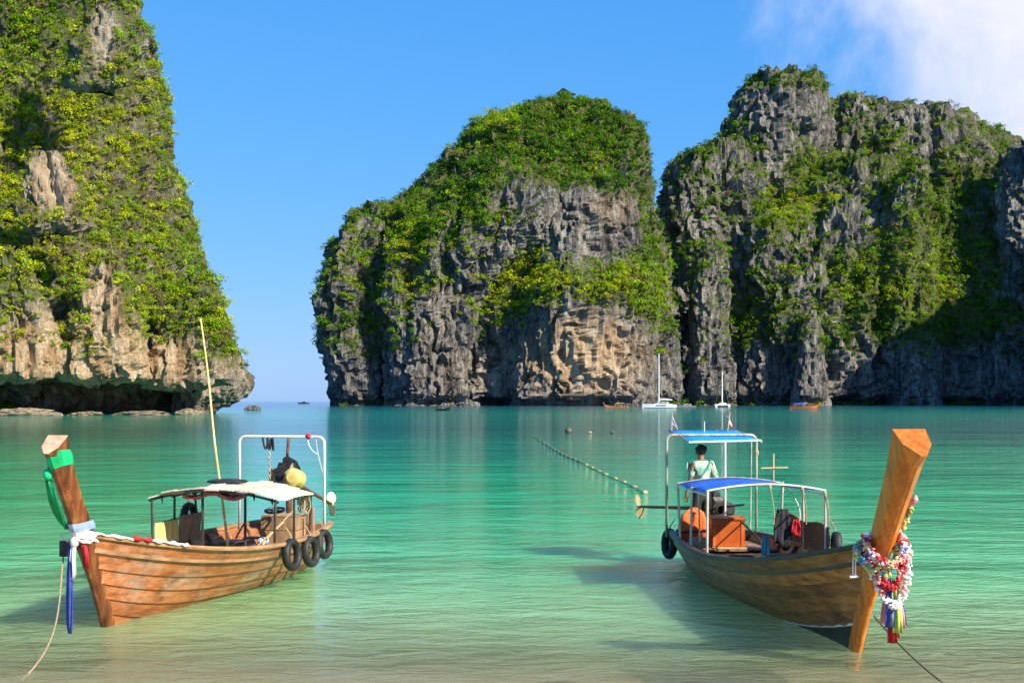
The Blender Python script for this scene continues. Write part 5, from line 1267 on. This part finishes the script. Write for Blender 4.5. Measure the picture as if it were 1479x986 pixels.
# ------------------------------------------------------------------ float line
fl = [(779, 636), (785, 640), (791, 644), (796, 647), (801, 650), (806, 653), (811, 656), (817, 659), (823, 661.5), (830, 664), (837, 667), (847, 672), (855, 676), (865, 681), (875, 686), (889, 692), (901, 697), (916, 704), (931, 712)]
pts = [W(x, y) for x, y in [(770, 631)] + fl]
mb = MB(); mb.tube([p + Vector((0, 0, 0.012)) for p in pts], 0.012, 6)
tag(link('float_rope', mb, 'rope_dark', off=pts[0], loc=pts[0]), 'dark rope of the float line lying on the water', 'rope')
for i, p in enumerate(pts[1:]):
    tan_ = i > 10
    r_ = 0.10 if not tan_ else 0.068 + 0.002*(i-10)
    mb = MB(); mb.ball((0, 0, 0.03), (r_*1.25, r_, r_*0.85), 10, 8, M3=Matrix.Rotation(0.9*i, 3, 'Z')); mb.tube([(-r_*1.35, 0, 0.03), (r_*1.35, 0, 0.03)], 0.03, 6)
    o = link('float', mb, 'float_tan' if tan_ else 'float_dark', smooth=True, loc=p)
    tag(o, 'faded tan float strung on the rope across the bay' if tan_ else 'dark float strung on the rope across the bay', 'float', 'floats on the rope line')
for i, (x, y, r_, mt, lb) in enumerate(((821, 625, 0.34, 'float_dark', 'large round dark buoy beyond the line of small floats'), (852, 625.5, 0.12, 'float_tan', 'small pale buoy beside the large dark round one'), (885, 625.5, 0.13, 'float_dark', 'low dark buoy beyond the small pale one'))):
    mb = MB(); mb.ball((0, 0, r_*0.55), (r_*(1.0 if i == 0 else 1.8), r_, r_), 12, 8); mb.torus((0, 0, r_*1.55), r_*0.22, r_*0.07, Matrix.Rotation(R(90), 3, 'X'), 10, 5)
    tag(link('mooring_buoy', mb, mt, smooth=True, loc=W(x, y)), lb, 'buoy')

# ------------------------------------------------------------------ far boats
def far_longtail(px, d, deg, L, hullm, roofm, label, prowm=None, people=0, loc=None, roof=(0.05, 0.36)):
    a = R(deg); o = P(px, HOR, d); e = empty('longtail_boat', (o.x, o.y, 0), a)
    tag(e, label, 'boat', 'boats anchored across the bay')
    hb, h = 0.085*L, 0.075*L; rings = []
    for i in range(15):
        t = i/14; x = (t-0.5)*L; w_ = hb*(1-abs((t-0.42)/0.60)**2.4) if t > 0.42 else hb*(1-0.35*((0.42-t)/0.42)**2)
        w_ = max(w_, 0.05); g = h*(0.85 + 1.0*max(0, (t-0.45)/0.55)**2 + 0.2*max(0, (0.3-t)/0.3))
        x2 = x + (0.05*L if t == 1 else 0)
        rings.append([Vector((x2, -w_, g)), Vector((x, -0.72*w_, 0.1)), Vector((x, 0, -0.35)), Vector((x, 0.72*w_, 0.1)), Vector((x2, w_, g)), Vector((x2, 0.85*w_, g)), Vector((x, 0.55*w_, 0.25)), Vector((x, -0.55*w_, 0.25)), Vector((x2, -0.85*w_, g))])
    mb = MB(); mb.loft(rings); link('hull', mb, hullm, e)
    mb = MB(); mb.loft([[Vector((0.5*L + q*0.16*L + fx, fy, 0.05 + q*0.24*L)) for fx, fy in ((-0.25-0.1*q, -0.10-0.09*q), (0.08, -0.03-0.05*q), (0.08, 0.03+0.05*q), (-0.25-0.1*q, 0.10+0.09*q))] for q in (0, 0.33, 0.66, 1.0)]); link('prow', mb, prowm or hullm, e)
    x0, x1 = -roof[1]*L, roof[0]*L; zr = 0.20*L
    if roofm:
        mb = MB(); mb.sheet([[Vector((x, hb*1.0*(2*j/6-1), zr + 0.14*math.sin(math.pi*j/6))) for j in range(7)] for x in (x0, 0.5*(x0+x1), x1)], 0.06); link('awning', mb, roofm, e)
        for x in (x0, x1):
            for s_ in (-1, 1):
                mb = MB(); mb.tube([(x, s_*hb*0.85, 0.5*h), (x, s_*hb*0.9, zr)], 0.045, 6); link('post', mb, 'pipe_steel', e)
    mb = MB(); mb.box((-0.44*L, 0, 0.13*L), (0.10*L, 0.06*L, 0.07*L)); mb.tube([(-0.46*L, 0, 0.12*L), (-0.68*L, 0, 0.08*L)], 0.05, 6); link('engine', mb, 'engine_black', e)
    return e
far_longtail(1160, 520, -4, 10.5, 'wood_red', 'tarp_blue', 'red longtail boat with a blue awning anchored below the tall broken wall')
far_longtail(890, 585, 200, 10.0, 'wood_far', 'roof_yellow', 'brown longtail boat with a yellow awning at the golden foot of the headland')
far_longtail(906, 560, 262, 9.0, 'wood_far', None, 'bare brown longtail boat end on beside the yellow awning', 'rail_wood')
e = far_longtail(640, 415, 300, 9.0, 'rail_wood', None, 'small brown boat carrying people below the left part of the headland', 'wood_red')
for i, (x, y) in enumerate(((0.4, -0.2), (-0.9, 0.25))):
    w_ = e.location + Vector((math.cos(R(300))*x - math.sin(R(300))*y, math.sin(R(300))*x + math.cos(R(300))*y, 0.28))
    m_ = empty('person', w_); tag(m_, ('person seated upright at the front of the small brown boat', 'person seated at the back of the small brown boat')[i], 'person', 'people in the small boat')
    V = [(0, 0, 0.12), (0, 0, 0.35), (0, 0, 0.58), (0, 0, 0.68), (0, 0, 0.78), (0, 0, 0.88)]; Rd = [0.16, 0.14, 0.16, 0.06, 0.09, 0.07]; E = [(0, 1), (1, 2), (2, 3), (3, 4), (4, 5)]
    for s_ in (1, -1):
        chain(2, [(0, s_*0.20, 0.56), (0.0, s_*0.26, 0.32), (0.05, s_*0.20, 0.14)], [0.06, 0.05, 0.04]); chain(0, [(0, s_*0.10, 0.12), (0.10, s_*0.14, 0.30), (0.14, s_*0.12, 0.04)], [0.09, 0.07, 0.05])
    skin('body', V, E, Rd, 'skin', m_, sub=1)
    mb = MB(); mb.ball((0, 0, 0.86), (0.10, 0.10, 0.09), 8, 6); link('hair', mb, 'hair', m_, smooth=True)
    mb = MB(); mb.loft([[Vector((r_*math.cos(a), r_*1.15*math.sin(a), z)) for a in [2*math.pi*i_/10 for i_ in range(10)]] for z, r_ in ((0.06, 0.20), (0.35, 0.18), (0.58, 0.19), (0.66, 0.09))]); link('shirt', mb, 'cloth_orange' if i == 0 else 'cloth_white', m_, smooth=True)

def catamaran(px, d, deg, L, beam, mast, label):
    o = P(px, HOR, d); e = empty('sailing_catamaran', (o.x, o.y, 0), R(deg)); tag(e, label, 'sailboat', 'sailing catamarans at anchor')
    for s_ in (-1, 1):
        rings = []
        for i in range(11):
            t = i/10; x = (t-0.5)*L; w_ = max(0.06, 0.075*L*(1-abs((t-0.4)/0.62)**2.6)); g = 0.11*L + 0.02*L*t
            rings.append([Vector((x + (0.02*L if i == 10 else 0), s_*beam/2 + q*w_, z)) for q, z in ((-1, g), (-0.85, 0.35), (0, -0.5), (0.85, 0.35), (1, g))])
        mb = MB(); mb.loft(rings); link('hull', mb, 'gelcoat', e)
        mb = MB(); mb.box((-0.05*L, s_*(beam/2+0.078*L), 0.085*L), (0.30*L, 0.02, 0.022*L)); link('hull_window', mb, 'glass_dark', e)
    mb = MB(); mb.box((-0.10*L, 0, 0.105*L), (0.56*L, beam, 0.045*L)); link('bridge_deck', mb, 'gelcoat', e)
    prof = [(-0.26, 0.30, 0.180), (-0.10, 0.34, 0.190), (0.06, 0.30, 0.175), (0.14, 0.20, 0.135)]
    mb = MB(); mb.loft([[Vector((x*L, s_*w_*beam, z)) for s_, z in ((-1, 0.128*L), (1, 0.128*L), (0.85, zt_*L), (-0.85, zt_*L))] for x, w_, zt_ in prof]); cb = link('cabin', mb, 'gelcoat', e)
    for s_ in (-1, 1):
        mb = MB(); mb.box((-0.10*L, s_*0.325*beam, 0.160*L), (0.24*L, 0.06, 0.026*L)); link('cabin_window', mb, 'glass_dark', cb)
    zt_ = 0.19*L
    mb = MB(); mb.tube([(0.03*L, 0, zt_-0.3), (0.03*L, 0, mast)], [0.30, 0.24], 8); link('mast', mb, 'gelcoat', e)
    mb = MB(); mb.tube([(0.02*L, 0, zt_+0.9), (-0.38*L, 0, zt_+0.8)], 0.16, 8); link('boom', mb, 'gelcoat', e)
    mb = MB(); mb.tube([(0.01*L, 0, zt_+1.18), (-0.18*L, 0, zt_+1.22), (-0.37*L, 0, zt_+1.0)], [0.20, 0.26, 0.12], 8); link('furled_sail', mb, 'gelcoat', e)
    mb = MB(); mb.tube([(0.03*L, 0, mast*0.95), (0.48*L, 0, 0.13*L)], 0.07, 6); link('furled_jib', mb, 'paint_grey', e)
    for s_ in (-1, 1):
        mb = MB(); mb.tube([(0.03*L, 0, mast*0.93), (-0.08*L, s_*beam*0.52, 0.13*L)], 0.03, 5); link('shroud', mb, 'pipe_steel', e)
    mb = MB(); mb.tube([(0.03*L, -1.1, mast*0.62), (0.03*L, 1.1, mast*0.62)], 0.05, 6); link('spreader', mb, 'gelcoat', e)
    mb = MB(); mb.tube([(0.44*L, -beam/2, 0.115*L), (0.44*L, beam/2, 0.115*L)], 0.10, 6); link('cross_beam', mb, 'gelcoat', e)
catamaran(953, 560, 172, 14.0, 6.6, 23.3, 'large white catamaran seen from the side with a tall mast')
catamaran(1043, 650, 84, 11.5, 6.2, 17.5, 'smaller white catamaran seen end on with bare mast')
# low grey boat behind the large catamaran, dark speedboat out at sea
def speedboat(px, d, deg, L, m1, label, cat='boat'):
    o = P(px, HOR, d); e = empty('motor_boat', (o.x, o.y, 0), R(deg)); tag(e, label, cat, 'boats anchored across the bay')
    rings = []
    for i in range(11):
        t = i/10; w_ = max(0.05, 0.15*L*(1-max(0, (t-0.35)/0.65)**2.4)); g = 0.09*L*(1+0.5*t*t)
        rings.append([Vector(((t-0.5)*L, q*w_, z)) for q, z in ((-1, g), (-0.8, 0.1), (0, -0.4), (0.8, 0.1), (1, g))])
    mb = MB(); mb.loft(rings); link('hull', mb, m1, e)
    mb = MB(); mb.loft([[Vector((x*L, s_*w_*L, z*L)) for s_, z in ((-1, 0.085), (1, 0.085), (0.8, h_), (-0.8, h_))] for x, w_, h_ in ((-0.25, 0.11, 0.19), (0.05, 0.11, 0.20), (0.18, 0.09, 0.13))]); cb = link('cabin', mb, m1, e)
    for s_ in (-1, 1):
        mb = MB(); mb.box((-0.08*L, s_*0.105*L, 0.155*L), (0.22*L, 0.03*L, 0.035*L)); link('window', mb, 'glass_dark', cb)
    mb = MB(); mb.box((-0.53*L, 0, 0.06*L), (0.06*L, 0.10*L, 0.14*L)); link('outboard', mb, 'engine_black', e)
speedboat(438, 1500, 190, 12.0, 'paint_navy', 'small dark motor boat out on the horizon in the gap')
speedboat(991, 600, 183, 9.0, 'paint_grey', 'low grey motor boat behind the large white catamaran')

# ------------------------------------------------------------------ rocks
def rock(px, d, rx, ry, h, seed, label, mat='rock_near'):
    o = P(px, HOR, d)
    n, m = 26, 12; p = []
    for i in range(m+1):
        th = math.pi*0.5*i/m*1.25
        for j in range(n):
            ph = 2*math.pi*j/n; p.append((rx*math.sin(th)*math.cos(ph), ry*math.sin(th)*math.sin(ph), h*math.cos(th)))
    p = np.array(p); q = p/np.array([rx, ry, h]); nz_ = fbm(q*1.0+seed, 0.55, 4, 0.55, 1.0, seed); p *= (1+0.45*nz_)[:, None]
    mb = MB(); mb.v = [tuple(v) for v in p]
    for i in range(m):
        for j in range(n):
            mb.f.append((i*n+j, i*n+(j+1) % n, (i+1)*n+(j+1) % n, (i+1)*n+j)); mb.mi.append(0)
    tag(link('rock', mb, mat, loc=(o.x, o.y, 0)), label, 'rock', 'boulders at the foot of the left cliff' if 'boulder' in label else None)
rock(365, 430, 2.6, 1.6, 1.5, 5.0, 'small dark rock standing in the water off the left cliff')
for px_, d_, rx_, h_, lb in ((40, 274, 7.0, 1.4, 'broad tan rock slab at the foot of the left cliff, beside the cave mouth'), (125, 280, 3.5, 0.8, 'low tan rock in the water below the middle of the undercut'),
                             (205, 285, 6.0, 0.9, 'long tan rock ledge under the overhang, between the low rock and the cliff corner'), (272, 291, 3.0, 1.2, 'rounded tan rock at the corner of the left cliff')):
    rock(px_, d_, rx_, 2.2, h_, 12.0+px_*0.37, lb, 'rock_tan')
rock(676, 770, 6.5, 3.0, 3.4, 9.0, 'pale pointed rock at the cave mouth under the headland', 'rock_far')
for o in list(bpy.data.objects):
    if '_b' in o: del o['_b']
